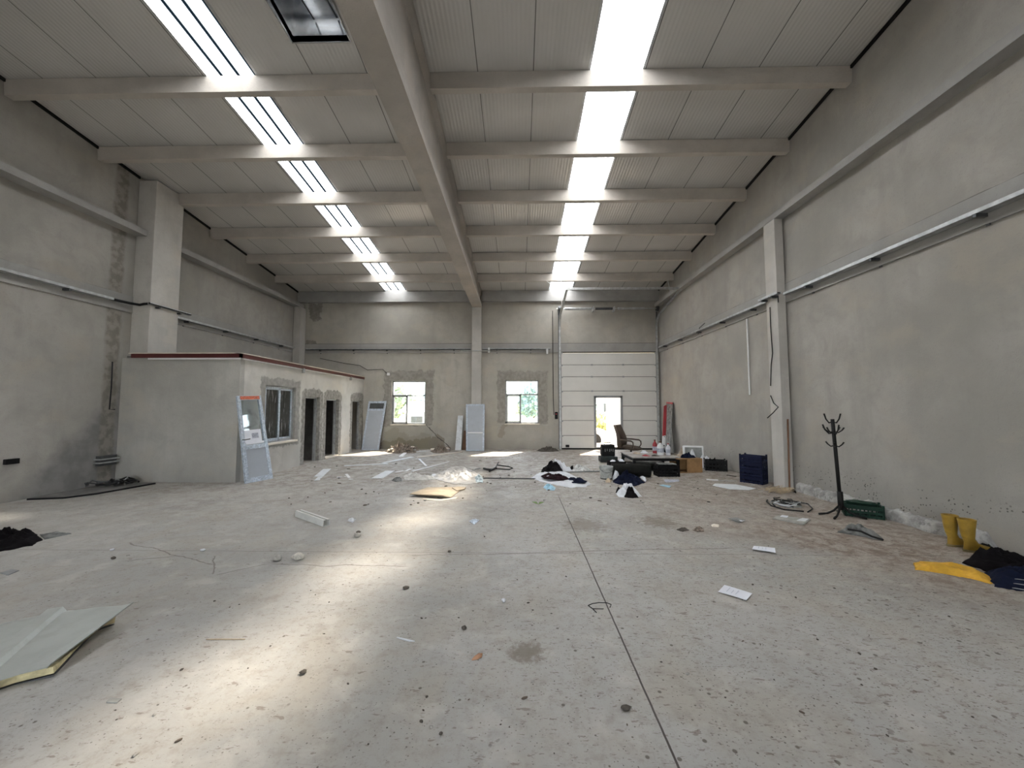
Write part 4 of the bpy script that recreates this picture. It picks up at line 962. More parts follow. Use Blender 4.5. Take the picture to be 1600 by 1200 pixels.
# cardboard
cb = root('cardboard_sheet', 'flattened tan cardboard sheet lying in front of the plastic sheeting', 'cardboard', G(680, 772))
P = [G(*p) for p in ((640, 776), (668, 763), (706, 762.5), (718, 768), (704, 778), (690, 779))]
m = MB(); n = len(P); zz = [.05, .02, .02, .015, .012, .06]
m.add([Vector((p.x, p.y, z)) for p, z in zip(P, zz)] + [Vector((p.x, p.y, z - .01)) for p, z in zip(P, zz)], [list(range(n)), list(range(n, 2 * n))[::-1]] + [(i, n + i, n + (i + 1) % n, (i + 1) % n) for i in range(n)]); m.obj('sheet', M_card, cb)
P = [G(*p) for p in ((706, 764), (716, 762.5), (728, 763), (726, 766), (714, 769))]
MB().prism([(p.x, p.y) for p in P], .01, .03).obj('flap', M_card, cb)
P = [G(*p) for p in ((660, 779), (690, 781), (716, 777), (712, 779.5), (690, 783), (662, 781))]
tag(MB().prism([(p.x, p.y) for p in P], .0, .008).obj('white_strip', M_cream), 'pale strip of board peeping out below the cardboard sheet', 'strip')
# rod, wires
tag(MB().tube([G(754, 747, .012), G(838, 748, .012)], .012).obj('steel_bar', M_steel), 'long thin dark bar lying between the sheeting and the white sack', 'bar')
tag(MB().tube([G(884, 738, .014), G(940, 736, .014)], .016).obj('grey_pipe', M_cableg), 'thin grey pipe lying behind the black bundle', 'pipe')
pts = [G(757, 732, .02), G(765, 733, .03), G(774, 732, .03), G(785, 733, .02), G(796, 733.5, .03), G(801, 731.5, .06), G(795, 729, .08), G(783, 727.5, .10), G(776, 726.5, .12)]
tag(MB().tube(pts, .014).tube([G(764, 737, .02), G(774, 731, .10), G(779, 722, .16)], .012).tube([G(756, 732, .03), G(766, 735, .05), G(775, 731, .03)], .026).obj('wire_coil', M_cable), 'looped stiff black cable in the middle distance', 'cable')
tag(MB().tube([G(737, 737, .02), G(742, 733, .02), G(750, 731.5, .02)], .010).obj('wire_scrap', M_cableg), 'short curved grey wire left of the looped cable', 'wire')
# white sack with black cloth
tag(heap([G(*p) for p in ((830, 747), (842, 739), (870, 737), (885, 738), (905, 748), (925, 757), (912, 761), (890, 762), (862, 757), (840, 751))], .06, 31, .7, 4, 12*2, 64*3//2, crease=.5, power=.4).obj('white_sack', M_whitec, None, True), 'large white sack spread flat on the floor with dark clothes on it', 'sack')
tag(heap([G(*p) for p in ((845, 748), (852, 745), (870, 746), (886, 750), (890, 753), (874, 755), (850, 752))], .07, 32, .7, 7, z0=.055, crease=.5).obj('black_garment', plain('maroon_black', (.016, .006, .008), .95, var=.4, bump=.4, spec=.08), None, True), 'black garment lying on the front of the white sack', 'garment')
tag(heap([G(*p) for p in ((886, 752), (896, 752), (918, 756), (912, 759), (894, 758.5))], .055, 33, .7, 7, z0=.05, crease=.5).obj('navy_garment', M_navy, None, True), 'dark navy garment on the right end of the white sack', 'garment')
tag(heap([G(*p) for p in ((845, 737.5), (850, 731), (862, 727), (872, 729), (882, 736), (872, 739), (856, 739))], .20, 34, .6, 5, crease=.8, power=.8).obj('black_garment', M_blackc, None, True), 'bundled black garment behind the white sack', 'garment')
tag(heap([G(*p) for p in ((858, 731), (866, 728), (880, 731), (896, 736), (880, 737), (872, 733))], .23, 35, .6, 5, crease=.8, power=.5).obj('white_bag', M_whitec, None, True), 'white cloth hanging over the bundled black garment', 'cloth')
tag(heap([G(*p) for p in ((892, 733), (900, 730), (918, 731), (922, 735), (905, 737), (894, 736))], .09, 36, .8, 8, crease=.8).obj('clear_bag', plain('clear_bag', (.5, .51, .5), .3, var=.5, sc=12, bump=.6), None, True), 'greyish crumpled bag lying left of the bucket', 'bag')
tag(heap([G(*p) for p in ((890, 733), (896, 731), (897, 735), (891, 735))], .10, 37, .5, 8).obj('black_rag', M_blackc, None, True), 'small black rag at the left end of the greyish bag', 'rag')
tag(heap([G(*p) for p in ((849, 762), (853, 757), (860, 758), (868, 763), (866, 766.5), (855, 766))], .05, 38, .7, 12, crease=.8).obj('blue_packaging', M_bluel, None, True), 'crumpled light blue packaging in front of the white sack', 'packaging')
m = MB(); a, b, c_ = G(831, 784), G(841, 788), G(850, 784.5)
for p, q in ((a, b), (b, c_)):
    d = (q - p); w_ = Vector((-d.y, d.x, 0)).normalized() * .03; md = p.lerp(q, .5)
    m.add([p + Vector((0, 0, .003)), md + w_ + Vector((0, 0, .02)), q + Vector((0, 0, .003)), md - w_ + Vector((0, 0, .012)), p + Vector((0, 0, .0)), md + w_ + Vector((0, 0, .016)), q, md - w_ + Vector((0, 0, .008))], [(0, 1, 2, 3), (7, 6, 5, 4), (0, 4, 5, 1), (1, 5, 6, 2), (2, 6, 7, 3), (3, 7, 4, 0)])
tag(m.obj('fallen_leaf', M_leafg), 'bright green folded leaf on the bare floor', 'leaf')
# bucket
q = G(947.5, 748); q.y += .02
bk_ = root('bucket', 'dirty white bucket standing left of the black bundle', 'bucket', q)
MB().lathe([(.10, 0), (.125, .01), (.15, .255), (.155, .26), (.155, .275), (.142, .275), (.115, .02), (0, .02)], q, 28).obj('bucket_body', plain('dirty_white_bucket', (.45, .47, .46), .5, var=.3, sc=8, dirt=(.2, .19, .17), dirt_amt=.6), bk_, 'a')
MB().lathe([(.128, .0), (.135, .004), (.132, .02), (.127, .02)], q, 28).obj('base_ring', M_black, bk_, True)
MB().tube([(q.x - .15, q.y - .02, .25)] + [(q.x - .15 * cos(a_), q.y - .05 - .10 * sin(a_), .25 - .10 * sin(a_)) for a_ in [k * pi / 8 for k in range(1, 8)]] + [(q.x + .15, q.y - .02, .25)], .004).obj('handle', M_steel, bk_)
# rolled black bundle
q1 = G(958, 746); q2 = G(1019, 747); 
rr = .15
m = MB(); L = (q2 - q1).length; Mf = frame(q1 + Vector((0, rr, rr)), q2 + Vector((0, rr, rr)))
N = 24; pts = []
m2 = MB(); vs = []; K = 14
for i in range(K + 1):
    for k in range(24):
        a_ = 2 * pi * k / 24; d = 1 + .06 * fbm((i * .5, cos(a_) * 1.2, sin(a_) * 1.2)); vs.append(Mf @ Vector((L * i / K, cos(a_) * rr * d, max(-rr, sin(a_) * rr * d))))
m2.add(vs, [(i * 24 + k, i * 24 + (k + 1) % 24, (i + 1) * 24 + (k + 1) % 24, (i + 1) * 24 + k) for i in range(K) for k in range(24)] + [list(range(24))[::-1], [K * 24 + k for k in range(24)]])
rl = root('membrane_roll', 'long rolled bundle of dark membrane lying beside the bucket', 'roll', (q1 + q2) / 2)
m2.obj('roll_body', plain('dark_membrane', (.012, .012, .011), .8, var=.4, spec=.15), rl, True)
sp_ = [Mf @ Vector((L + .006, cos(t_ * .9) * (.02 + .014 * t_ * .9), sin(t_ * .9) * (.02 + .014 * t_ * .9))) for t_ in range(10)]
MB().tube(sp_, .006, 6).obj('roll_edge', M_greyc, rl)
# clothes heap
tag(heap([G(*p) for p in ((957, 752), (966, 745), (980, 742), (994, 745), (1008, 754), (1000, 757), (992, 760), (975, 758), (962, 756))], .19, 41, .6, 5, 14*2, 70*3//2, crease=.8, power=.9).obj('clothes_heap', M_navy, None, True), 'heap of navy blue clothes in front of the black bundle', 'clothes')
tag(heap([G(*p) for p in ((957, 749), (960, 742), (967, 741), (968, 748), (963, 751))], .16, 42, .5, 6, crease=.6, power=.6).obj('white_shirt', M_whitec, None, True), 'small crumpled white shirt at the left end of the navy clothes', 'shirt')
tag(heap([G(*p) for p in ((971, 744), (978, 741.5), (988, 744), (986, 746), (976, 746))], .05, 43, .5, 8, z0=.22).obj('grey_rag', M_whitec, None, True), 'pale rag lying on top of the navy clothes', 'rag')
tag(heap([G(*p) for p in ((1000, 746.5), (1004, 746), (1010, 751), (1009, 754), (1004, 750)) ], .06, 44, .4, 8, z0=.01).obj('paper_scrap', M_paper, None, True), 'white scrap at the right end of the navy clothes', 'scrap')
tag(heap([G(*p) for p in ((945, 752), (950, 749), (956, 751), (954, 754), (947, 754))], .05, 45, .5, 10).obj('tan_scrap', M_card, None, True), 'small tan crumpled scrap in front of the bucket', 'scrap')
tag(heap([G(*p) for p in ((963, 772), (969, 765), (980, 762), (992, 766), (1003, 776), (990, 777.5), (967, 777))], .17, 46, .55, 6, 12*2, 56*3//2, crease=.8, power=.8).obj('white_cloth', M_whitec, None, True), 'white cloth draped over black garments, nearest bundle in the middle of the floor', 'cloth')
tag(heap([G(*p) for p in ((975, 777), (977, 770), (984, 769), (990, 771), (998, 777.8), (986, 778.5))], .16, 47, .5, 6, crease=.6, power=.8).obj('black_garment', M_blackc, None, True), 'black garment poking out under the front of the white cloth', 'garment')
tag(heap([G(*p) for p in ((962, 770), (966, 765), (970, 768), (968, 773))], .10, 48, .5, 6, crease=.6).obj('black_garment', M_blackc, None, True), 'black garment end at the left side of the white cloth', 'garment')
# crates
def crate(name, lab, c, w, d, h, mat, rz=0, th=.018, nslat=4, on_end=False, open_top=True, handle=True):
    r = root(name, lab, 'crate', c); R_ = Matrix.Rotation(rz, 4, 'Z')
    M0 = Matrix.Translation(c) @ R_
    if on_end: M0 = M0 @ Matrix.Translation((0, 0, w / 2)) @ Matrix.Rotation(pi / 2, 4, 'Y') @ Matrix.Translation((0, 0, -h / 2))
    def wall(nm, a0, a1, fx, thick):
        m = MB()
        z0 = .0
        rows = nslat
        for i in range(rows):
            za = h * (i / rows) + .006; zb = h * ((i + .62) / rows)
            fx(m, a0, a1, za, zb)
        k = max(2, int((a1 - a0) / .075))
        for j in range(k + 1):
            u = a0 + (a1 - a0) * j / k; fx(m, u - .008 if j else u, u + .008 if j < k else u, 0, h - (.02 if j % 2 else 0))
        fx(m, a0, a1, h - .03, h) 
        return m.obj(nm, mat, r)
    wall('side', -w / 2, w / 2, lambda m, a, b, z0, z1: m.box((a, -d / 2, z0), (b, -d / 2 + th, z1), M0) if b > a else None, th)
    wall('side', -w / 2, w / 2, lambda m, a, b, z0, z1: m.box((a, d / 2 - th, z0), (b, d / 2, z1), M0) if b > a else None, th)
    wall('end', -d / 2, d / 2, lambda m, a, b, z0, z1: m.box((-w / 2, a, z0), (-w / 2 + th, b, z1), M0) if b > a else None, th)
    wall('end', -d / 2, d / 2, lambda m, a, b, z0, z1: m.box((w / 2 - th, a, z0), (w / 2, b, z1), M0) if b > a else None, th)
    m = MB(); nb = int(w / .05)
    for j in range(nb): m.box((-w / 2 + w * j / nb, -d / 2 + .01, .002), (-w / 2 + w * (j + .6) / nb, d / 2 - .01, .012), M0)
    for j in range(5): m.box((-w / 2 + .01, -d / 2 + d * (j + .2) / 5, .004), (w / 2 - .01, -d / 2 + d * (j + .5) / 5, .014), M0)
    m.obj('crate_floor', mat, r)
    m = MB()
    for sx in (-1, 1):
        for sy in (-1, 1): m.box((sx * (w / 2) - .028 * (sx > 0), sy * (d / 2) - .028 * (sy > 0), 0), (sx * (w / 2) + .028 * (sx < 0), sy * (d / 2) + .028 * (sy < 0), h + .025), M0)
    m.obj('corner_post', mat, r)
    return r
q = G(1180, 757.5)
for k_, w__ in enumerate(('bottom', 'second lowest', 'second highest', 'topmost')):
    crate('plastic_crate', 'dark blue plastic crate, %s of the stack of four by the right wall pilaster' % w__, Vector((4.97, 8.33, .146 * k_)), .44, .28, .138, M_blue, radians(-52), nslat=2)['group'] = 'stacked dark blue crates'
crate('plastic_crate', 'dark green plastic crate lying upside down beside the coat rack', Vector((5.06, 5.86, 0)), .44, .28, .17, M_green, radians(-32), nslat=3)
tag(heap([(4.92, 5.98), (5.1, 6.02), (5.22, 5.8), (5.05, 5.72), (4.90, 5.84)], .012, 51, .5, 8, z0=.196).obj('crate_lid_scrap', M_green, None, True), 'dark green mesh sheet lying on top of the green crate', 'mesh')
crate('plastic_crate', 'black plastic crate with legs in front of the low table', Vector((3.44, 9.14, 0)), .50, .30, .24, M_black, radians(2), nslat=3)
tag(MB().bbox((3.24, 9.02, .268), (3.64, 9.27, .285), .004).obj('dusty_board', M_greyc), 'dusty grey board lying on the black crate in front of the table', 'board')
crate('plastic_crate', 'black plastic crate against the right wall with a black bag in it', Vector((4.98, 9.95, 0)), .50, .30, .26, M_black, radians(-18), nslat=3)
tag(heap([(4.78, 10.02), (4.92, 9.92), (5.08, 9.9), (5.0, 10.08), (4.86, 10.12)], .33, 52, .5, 6, z0=.04, crease=.5, power=.9).obj('black_bag', M_blackc, None, True), 'black bag bulging out of the crate against the right wall', 'bag')
# wooden box open on its side
wb = root('wooden_box', 'open brown wooden box lying on its side right of the low table', 'box', Vector((4.15, 9.75, 0)))
Mq = Matrix.Translation((4.15, 9.75, 0)) @ Matrix.Rotation(radians(12), 4, 'Z')
w_, d_, h_ = .62, .42, .34
for nm, a_, b_ in (('bottom_board', (-w_ / 2, -d_ / 2, 0), (w_ / 2, d_ / 2, .018)), ('top_board', (-w_ / 2, -d_ / 2, h_ - .018), (w_ / 2, d_ / 2, h_)), ('front_board', (-w_ / 2 + .0, -d_ / 2, .018), (w_ / 2, -d_ / 2 + .018, h_ - .018)), ('back_board', (-w_ / 2, d_ / 2 - .018, .018), (w_ / 2, d_ / 2, h_ - .018)), ('end_board', (w_ / 2 - .018, -d_ / 2 + .018, .018), (w_ / 2, d_ / 2 - .018, h_ - .018))):
    if nm == 'front_board': a_ = (-w_ / 2 + .20, a_[1], a_[2])
    MB().box(a_, b_, Mq).obj(nm, M_wood, wb)
tag(heap([(3.98, 9.68), (4.2, 9.63), (4.4, 9.72), (4.35, 9.9), (4.1, 9.9)], .12, 53, .7, 8, z0=.342, crease=.7).obj('dark_rag', M_navy, None, True), 'dark rag lying on top of the wooden box', 'rag')
tag(heap([(4.25, 9.75), (4.38, 9.72), (4.45, 9.85), (4.33, 9.92)], .22, 54, .5, 7, z0=.342, crease=.5, power=.8).obj('white_bag', M_whitec, None, True), 'white bag standing on the right of the wooden box top', 'bag')
# low table
tb = root('low_table', 'low black table with a dusty top and clutter on it', 'table', Vector((3.35, 10.05, 0)))
tx0, tx1, ty0, ty1 = 2.80, 3.98, 9.62, 10.75
MB().bbox((tx0, ty0, .335), (tx1, ty1, .365), .006).obj('tabletop', plain('dusty_top', (.36, .34, .32), .7, var=.35, sc=3, dirt=(.12, .10, .09), dirt_amt=.6), tb)
MB().box((tx0 + .02, ty0 + .015, .27), (tx1 - .02, ty0 + .035, .334)).box((tx0 + .02, ty1 - .035, .27), (tx1 - .02, ty1 - .015, .334)).box((tx0 + .015, ty0 + .02, .27), (tx0 + .035, ty1 - .02, .334)).box((tx1 - .035, ty0 + .02, .27), (tx1 - .015, ty1 - .02, .334)).obj('apron', M_black, tb)
for xx in (tx0 + .05, tx1 - .05):
    for yy in (ty0 + .05, ty1 - .05): MB().box((xx - .03, yy - .03, 0), (xx + .03, yy + .03, .334)).obj('leg', M_black, tb)
MB().box((tx0 + .1, ty0 + .1, .10), (tx1 - .1, ty1 - .1, .12)).obj('shelf', M_blackm, tb)
def bottle(x, y, z, h, r, mat, capm, lab, cat='bottle'):
    o = root('plastic_bottle', lab, cat, (x, y, z)); c = (x, y, z)
    MB().lathe([(r * .92, 0), (r, .01), (r, h * .62), (r * .85, h * .72), (r * .4, h * .84), (r * .32, h * .9), (r * .32, h * .92)], c, 20).obj('bottle_body', mat, o, True)
    MB().lathe([(r * .38, h * .92), (r * .4, h * .93), (r * .4, h), (0, h)], c, 16).obj('cap', capm, o)
    MB().lathe([(r * 1.012, h * .2), (r * 1.012, h * .5)], c, 20).obj('bottle_label', M_print, o)
bottle(3.66, 10.1, .366, .34, .085, M_white, M_brown, 'large white jug with a dark cap on the low table')
bottle(3.83, 10.02, .366, .30, .055, M_whitec, M_red, 'white bottle with a red cap right of the large jug')
bottle(3.64, 10.45, .366, .36, .06, M_red, M_brown, 'dark red bottle behind the large white jug')
for i, (x_, y_, h_, mt_, lb) in enumerate(((3.1, 10.3, .05, M_beigec, 'crumpled beige rag on the back of the low table'), (3.35, 10.45, .07, M_whitec, 'crumpled white paper on the back of the low table'), (3.2, 9.85, .03, M_red, 'flat reddish rag on the front of the low table'), (3.42, 9.8, .035, M_stoned, 'dark lump on the front edge of the low table'))):
    tag(heap([(x_ - .1, y_), (x_, y_ - .06), (x_ + .11, y_ - .02), (x_ + .05, y_ + .09), (x_ - .07, y_ + .07)], h_, 60 + i, .6, 10, 6, 24, z0=.366, crease=.6).obj('table_litter', mt_, None, True), lb, 'rag')
# black things left of the table
bb = root('tool_case', 'black case with pale writing standing on a dark box near the sectional door', 'case', Vector((2.62, 11.5, .17)))
MB().bbox((2.42, 11.35, .17), (2.80, 11.62, .50), .03).obj('case_body', M_black, bb)
m = MB()
for k, x_ in enumerate((2.50, 2.56, 2.63, 2.68, 2.73)): m.box((x_, 11.342, .30 + .02 * (k % 2)), (x_ + .022, 11.35, .38)); 
m.obj('pale_marks', M_cableg, bb)
MB().tube([(2.52, 11.48, .50), (2.52, 11.48, .55), (2.70, 11.48, .55), (2.70, 11.48, .50)], .012).obj('handle', M_black, bb)
tag(MB().bbox((2.37, 11.27, 0), (2.86, 11.66, .168), .03).obj('dark_box', plain('dark_green_box', (.02, .027, .027), .5)), 'low dark box under the black case', 'box')
tag(MB().bbox((2.36, 10.18, 0), (2.80, 10.5, .17), .02).obj('black_box', M_blackc), 'flat black box behind the bucket, left of the table', 'box')
tag(heap([(2.38, 10.2), (2.5, 10.19), (2.56, 10.3), (2.44, 10.38)], .035, 71, .6, 9, z0=.172).obj('white_scrap', M_paper, None, True), 'white scrap on the left end of the flat black box', 'scrap')
tag(heap([(2.62, 10.22), (2.76, 10.2), (2.78, 10.36), (2.66, 10.42)], .045, 72, .6, 9, z0=.172).obj('white_scrap', M_paper, None, True), 'white scrap on the right end of the flat black box', 'scrap')
tag(heap([(2.50, 9.5), (2.62, 9.3), (2.95, 9.25), (3.1, 9.45), (2.9, 9.58), (2.65, 9.6)], .22, 73, .7, 6, crease=.7, power=.7).obj('dark_bag', plain('maroon_bag', (.02, .008, .012), .85, var=.6, bump=.3, spec=.1), None, True), 'dark maroon bag slumped in front of the low table', 'bag')
tag(heap([(2.58, 9.66), (2.68, 9.63), (2.76, 9.7), (2.7, 9.9), (2.6, 9.9)], .27, 74, .4, 5, crease=.3, power=.6).obj('dark_bag', M_blackc, None, True), 'black bag pressed against the left side of the low table', 'bag')
tag(heap([(2.65, 9.22), (2.74, 9.2), (2.76, 9.28), (2.68, 9.3)], .10, 75, .4, 9).obj('white_scrap', M_paper, None, True), 'white scrap in front of the maroon bag', 'scrap')
# things by the right wall beyond the box
tag(heap([(4.35, 12.5), (4.6, 12.35), (4.85, 12.4), (4.9, 12.7), (4.5, 12.75)], .24, 81, .6, 5, crease=.6, power=.8).obj('navy_bag', M_navy, None, True), 'dark blue bag on the floor near the barrier board', 'bag')
tag(heap([(4.72, 11.9), (4.9, 11.75), (5.14, 11.8), (5.15, 12.05), (4.9, 12.15)], .30, 82, .7, 5, crease=.8, power=.9).obj('beige_bag', M_beigec, None, True), 'beige crumpled bag between dark blue bag and white case', 'bag')
sc_ = root('white_case', 'open white plastic case leaning near the right wall', 'case', Vector((4.95, 10.9, 0)))
Mc = Matrix.Translation((4.9, 10.95, 0)) @ Matrix.Rotation(radians(-14), 4, 'Z') @ Matrix.Rotation(radians(-12), 4, 'X')
MB().bbox((-.27, -.0, .02), (.27, .10, .52), .02, Mc).obj('case_shell', M_white, sc_)
MB().box((-.22, -.006, .07), (.22, .0, .47), Mc).obj('case_inside', M_cableg, sc_)
tag(heap([(4.72, 10.42), (4.95, 10.3), (5.25, 10.35), (5.28, 10.6), (4.9, 10.66)], .34, 83, .35, 4, crease=.3, power=.7).obj('white_bag', M_whitec, None, True), 'bulky white bag against the right wall behind the black crate', 'bag')
tag(heap([(4.55, 10.62), (4.7, 10.55), (4.86, 10.6), (4.8, 10.75), (4.6, 10.78)], .40, 84, .4, 6, crease=.5, power=.8).obj('striped_bag', M_greyc, None, True), 'grey bag in front of the open white case', 'bag')
# office chair
oc = root('office_chair', 'worn brown leather office chair facing right near the sectional door', 'chair', Vector((3.42, 11.9, 0)))
cxx, cyy = 3.42, 11.9
def cushion(a, b, r, M): return MB().bbox(a, b, r, M)
Mb = Matrix.Translation((cxx - .30, cyy, .34)) @ Matrix.Rotation(radians(-7), 4, 'Y') @ Matrix.Rotation(radians(8), 4, 'Z')
bk = MB(); vs = []; nn = 12; seg = 18
for i in range(nn + 1):
    t_ = i / nn; hw = .30 + .03 * sin(t_ * pi) - .07 * max(0, t_ - .8) * 4; th = .075 + .02 * sin(t_ * 6) ; z = t_ * .72; xo = .05 * sin(t_ * pi * 1.2) - .03 * t_
    for k in range(seg):
        a_ = 2 * pi * k / seg; ca, sa = cos(a_), sin(a_)
        vs.append(Mb @ Vector((xo + th * (abs(ca) ** .6) * (1 if ca > 0 else -1), hw * (abs(sa) ** .5) * (1 if sa > 0 else -1), z)))
bk.add(vs, [(i * seg + k, i * seg + (k + 1) % seg, (i + 1) * seg + (k + 1) % seg, (i + 1) * seg + k) for i in range(nn) for k in range(seg)] + [list(range(seg))[::-1], [nn * seg + k for k in range(seg)]])
bk.obj('backrest', M_leather, oc, True)
st = MB(); vs = []; Ms = Matrix.Translation((cxx, cyy, .30)) @ Matrix.Rotation(radians(7), 4, 'Y')
for i in range(9):
    t_ = -1 + 2 * i / 8; sc__ = sqrt(max(0, 1 - t_ ** 4)) * .96 + .04
    for k in range(24):
        a_ = 2 * pi * k / 24; ca, sa = cos(a_), sin(a_)
        vs.append(Ms @ Vector((.28 * sc__ * (abs(ca) ** .6) * (1 if ca > 0 else -1) + .02, .26 * sc__ * (abs(sa) ** .6) * (1 if sa > 0 else -1), .065 + t_ * .065 - .02 * (ca > .7) * t_)))
st.add(vs, [(i * 24 + k, i * 24 + (k + 1) % 24, (i + 1) * 24 + (k + 1) % 24, (i + 1) * 24 + k) for i in range(8) for k in range(24)] + [list(range(24))[::-1], [8 * 24 + k for k in range(24)]])
st.obj('seat', M_leather, oc, True)
for sy in (-1, 1):
    yy = cyy + sy * .29
    MB().tube([(cxx - .27, yy, .60), (cxx - .1, yy, .60), (cxx + .13, yy, .585), (cxx + .19, yy, .55), (cxx + .20, yy, .46), (cxx + .15, yy - sy * .05, .34)], [.022, .024, .024, .02, .016, .014], 10).obj('armrest', M_leather, oc, True)
MB().tube([(cxx, cyy, .32), (cxx, cyy, .10)], .028, 12).obj('gas_column', M_black, oc)
for k in range(5):
    a_ = 2 * pi * k / 5 + .3; e_ = Vector((cxx + cos(a_) * .30, cyy + sin(a_) * .30, .07))
    g_ = MB().tube([(cxx, cyy, .115), e_], [.028, .018], 8).obj('leg', M_black, oc)
    MB().tube([(e_.x - .02 * sin(a_), e_.y + .02 * cos(a_), .028), (e_.x + .02 * sin(a_), e_.y - .02 * cos(a_), .028)], .028, 14).tube([(e_.x, e_.y, .07), (e_.x, e_.y, .03)], .008).obj('castor', M_black, g_)
oc.rotation_euler = (0, 0, radians(-40))
# coat rack
cx, cy = 4.72, 5.82
cr = root('coat_rack', 'black metal coat rack standing near the right wall', 'coat rack', (cx, cy, 0))
top = Vector((cx - .06, cy, 1.42))
MB().tube([(cx, cy, .10), (cx - .028, cy, .75), top], .024, 12).obj('pole', M_blackm, cr, True)
MB().tube([(cx + .0, cy, .10), (cx - .004, cy, .36)], .036, 12).obj('foot_sleeve', M_blackm, cr, True)
def hook(z, a_, l, up, r=.009):
    b_ = Vector((cx - .06 * (z / 1.42), cy, z)); d = Vector((cos(a_), sin(a_), 0))
    MB().tube([b_, b_ + d * l * .45 + Vector((0, 0, -.015)), b_ + d * l * .8 + Vector((0, 0, up * .35)), b_ + d * l + Vector((0, 0, up))], [r, r, r, r * 1.2], 8).obj('hook', M_blackm, cr, True)
for k in range(3): hook(1.38, radians(5 + 180 * (k == 1) + 95 * (k == 2)), .13, .12)
for k in range(4): hook(1.24, radians(20 + 90 * k), .14, .06)
for k in range(2): hook(1.22, radians(160 + 100 * k), .13, .12)
for k in range(3): hook(1.03, radians(-10 + 120 * k), .12, .05)
for k, a_ in enumerate((-35, 60, 165, 215)):
    d = Vector((cos(radians(a_)), sin(radians(a_)), 0)); b_ = Vector((cx, cy, .16))
    MB().tube([b_ + d * .02, b_ + d * .09 + Vector((0, 0, -.08)), b_ + d * .17 + Vector((0, 0, -.125)), b_ + d * .28 + Vector((0, 0, -.144))], [.014, .014, .014, .016], 8).obj('foot', M_blackm, cr, True)
# boots
def boot(x, y, rz, lab, lean=0):
    r = root('rubber_boot', lab, 'boot', (x, y, 0), 'yellow rubber boots')
    Mx = Matrix.Translation((x, y, 0)) @ Matrix.Rotation(rz, 4, 'Z') @ Matrix.Rotation(lean, 4, 'Y')
    rings = [(.0, .045, .042, .06), (.03, .05, .045, .11), (-.0, .055, .048, .16), (-.005, .062, .055, .22), (-.005, .070, .064, .30), (-.005, .078, .072, .35)]
    foot = [(.20, .018, .018, .035), (.19, .03, .035, .05), (.13, .05, .046, .05), (.06, .07, .047, .055)]
    m = MB(); vs = []; sg = 18
    secs = [((.085, 0, .02), .135, .047, 0), ((.085, 0, .05), .13, .046, 0), ((.065, 0, .085), .105, .043, -8), ((.02, 0, .115), .065, .044, -20), ((0, 0, .15), .052, .046, -6), ((-.003, 0, .22), .062, .055, 0), ((-.003, 0, .30), .070, .062, 0), ((-.003, 0, .355), .078, .070, 0)]
    for c_, ax, ay, t_ in secs:
        for k in range(sg):
            a_ = 2 * pi * k / sg; vs.append(Mx @ Vector((c_[0] + ax * cos(a_), ay * sin(a_), c_[2] + ax * cos(a_) * sin(radians(t_)))))
    n_ = len(secs)
    for k in range(sg):
        a_ = 2 * pi * k / sg; vs.append(Mx @ Vector((-.003 + .072 * cos(a_), .064 * sin(a_), .355)))
    for k in range(sg):
        a_ = 2 * pi * k / sg; vs.append(Mx @ Vector((-.003 + .05 * cos(a_), .044 * sin(a_), .16)))
    m.add(vs, [(i * sg + k, i * sg + (k + 1) % sg, (i + 1) * sg + (k + 1) % sg, (i + 1) * sg + k) for i in range(n_ + 1) for k in range(sg)] + [list(range(sg))[::-1], [(n_ + 1) * sg + k for k in range(sg)]])
    m.obj('boot_shaft', M_boot, r, 'a')
    s = MB(); vs = []
    for z_, g_ in ((0, 1.03), (.025, 1.05)):
        for k in range(sg): a_ = 2 * pi * k / sg; vs.append(Mx @ Vector((.085 + .137 * g_ * cos(a_), .049 * g_ * sin(a_), z_ + .001)))
    s.add(vs, [(k, (k + 1) % sg, sg + (k + 1) % sg, sg + k) for k in range(sg)] + [list(range(sg))[::-1], [sg + k for k in range(sg)]]); s.obj('sole', M_sole, r)
boot(4.985, 4.45, radians(-14), 'yellow rubber boot in front, toe hidden by the dark clothes')
boot(4.985, 4.62, radians(8), 'yellow rubber boot behind the other one, nearer the right wall kerb')
# yellow cloth and dark jacket
tag(heap([G(*p) for p in ((1428, 880), (1440, 878), (1480, 881), (1520, 888), (1553, 905), (1548, 913), (1520, 905), (1470, 896), (1430, 890))], .055, 91, .5, 6, 12*2, 70*3//2, crease=.5, power=.5).obj('yellow_trousers', M_yellow, None, True), 'yellow work trousers leg stretched out on the floor', 'trousers')
tag(heap([G(*p) for p in ((1503, 880), (1530, 872), (1556, 862), (1600, 864), (1680, 880), (1690, 905), (1600, 905), (1540, 893))], .15, 92, .5, 5, 14*2, 70*3//2, crease=.6, power=.8).obj('black_jacket', M_blackc, None, True), 'black jacket heaped beside the yellow boots', 'jacket')
tag(heap([G(*p) for p in ((1538, 895), (1560, 888), (1620, 895), (1700, 915), (1690, 940), (1600, 925), (1555, 917))], .13, 93, .5, 5, 14*2, 70*3//2, crease=.6, power=.7).obj('navy_jacket', M_navy, None, True), 'navy jacket with pale stripes at the right edge of the floor', 'jacket')
q = G(1592, 918); 
for k in range(3): pass
m = MB()
for k in range(3):
    a_ = G(1584 + 2 * k, 919 - 7 * k, .10 + .02 * k); b_ = G(1612, 924 - 8 * k, .13 + .02 * k); Mf = frame(a_, b_); m.box((0, -.012, 0), ((b_ - a_).length, .012, .004), Mf)
m.obj('pale_stripes', M_cableg, [o for o in COL.objects if o.name == 'navy_jacket'][0])
tag(heap([G(*p) for p in ((1560, 862), (1572, 857), (1590, 858), (1600, 862), (1585, 866))], .10, 94, .5, 9, z0=.02).obj('grey_rag', M_greyc, None, True), 'grey rag behind the black jacket at the right wall', 'rag')
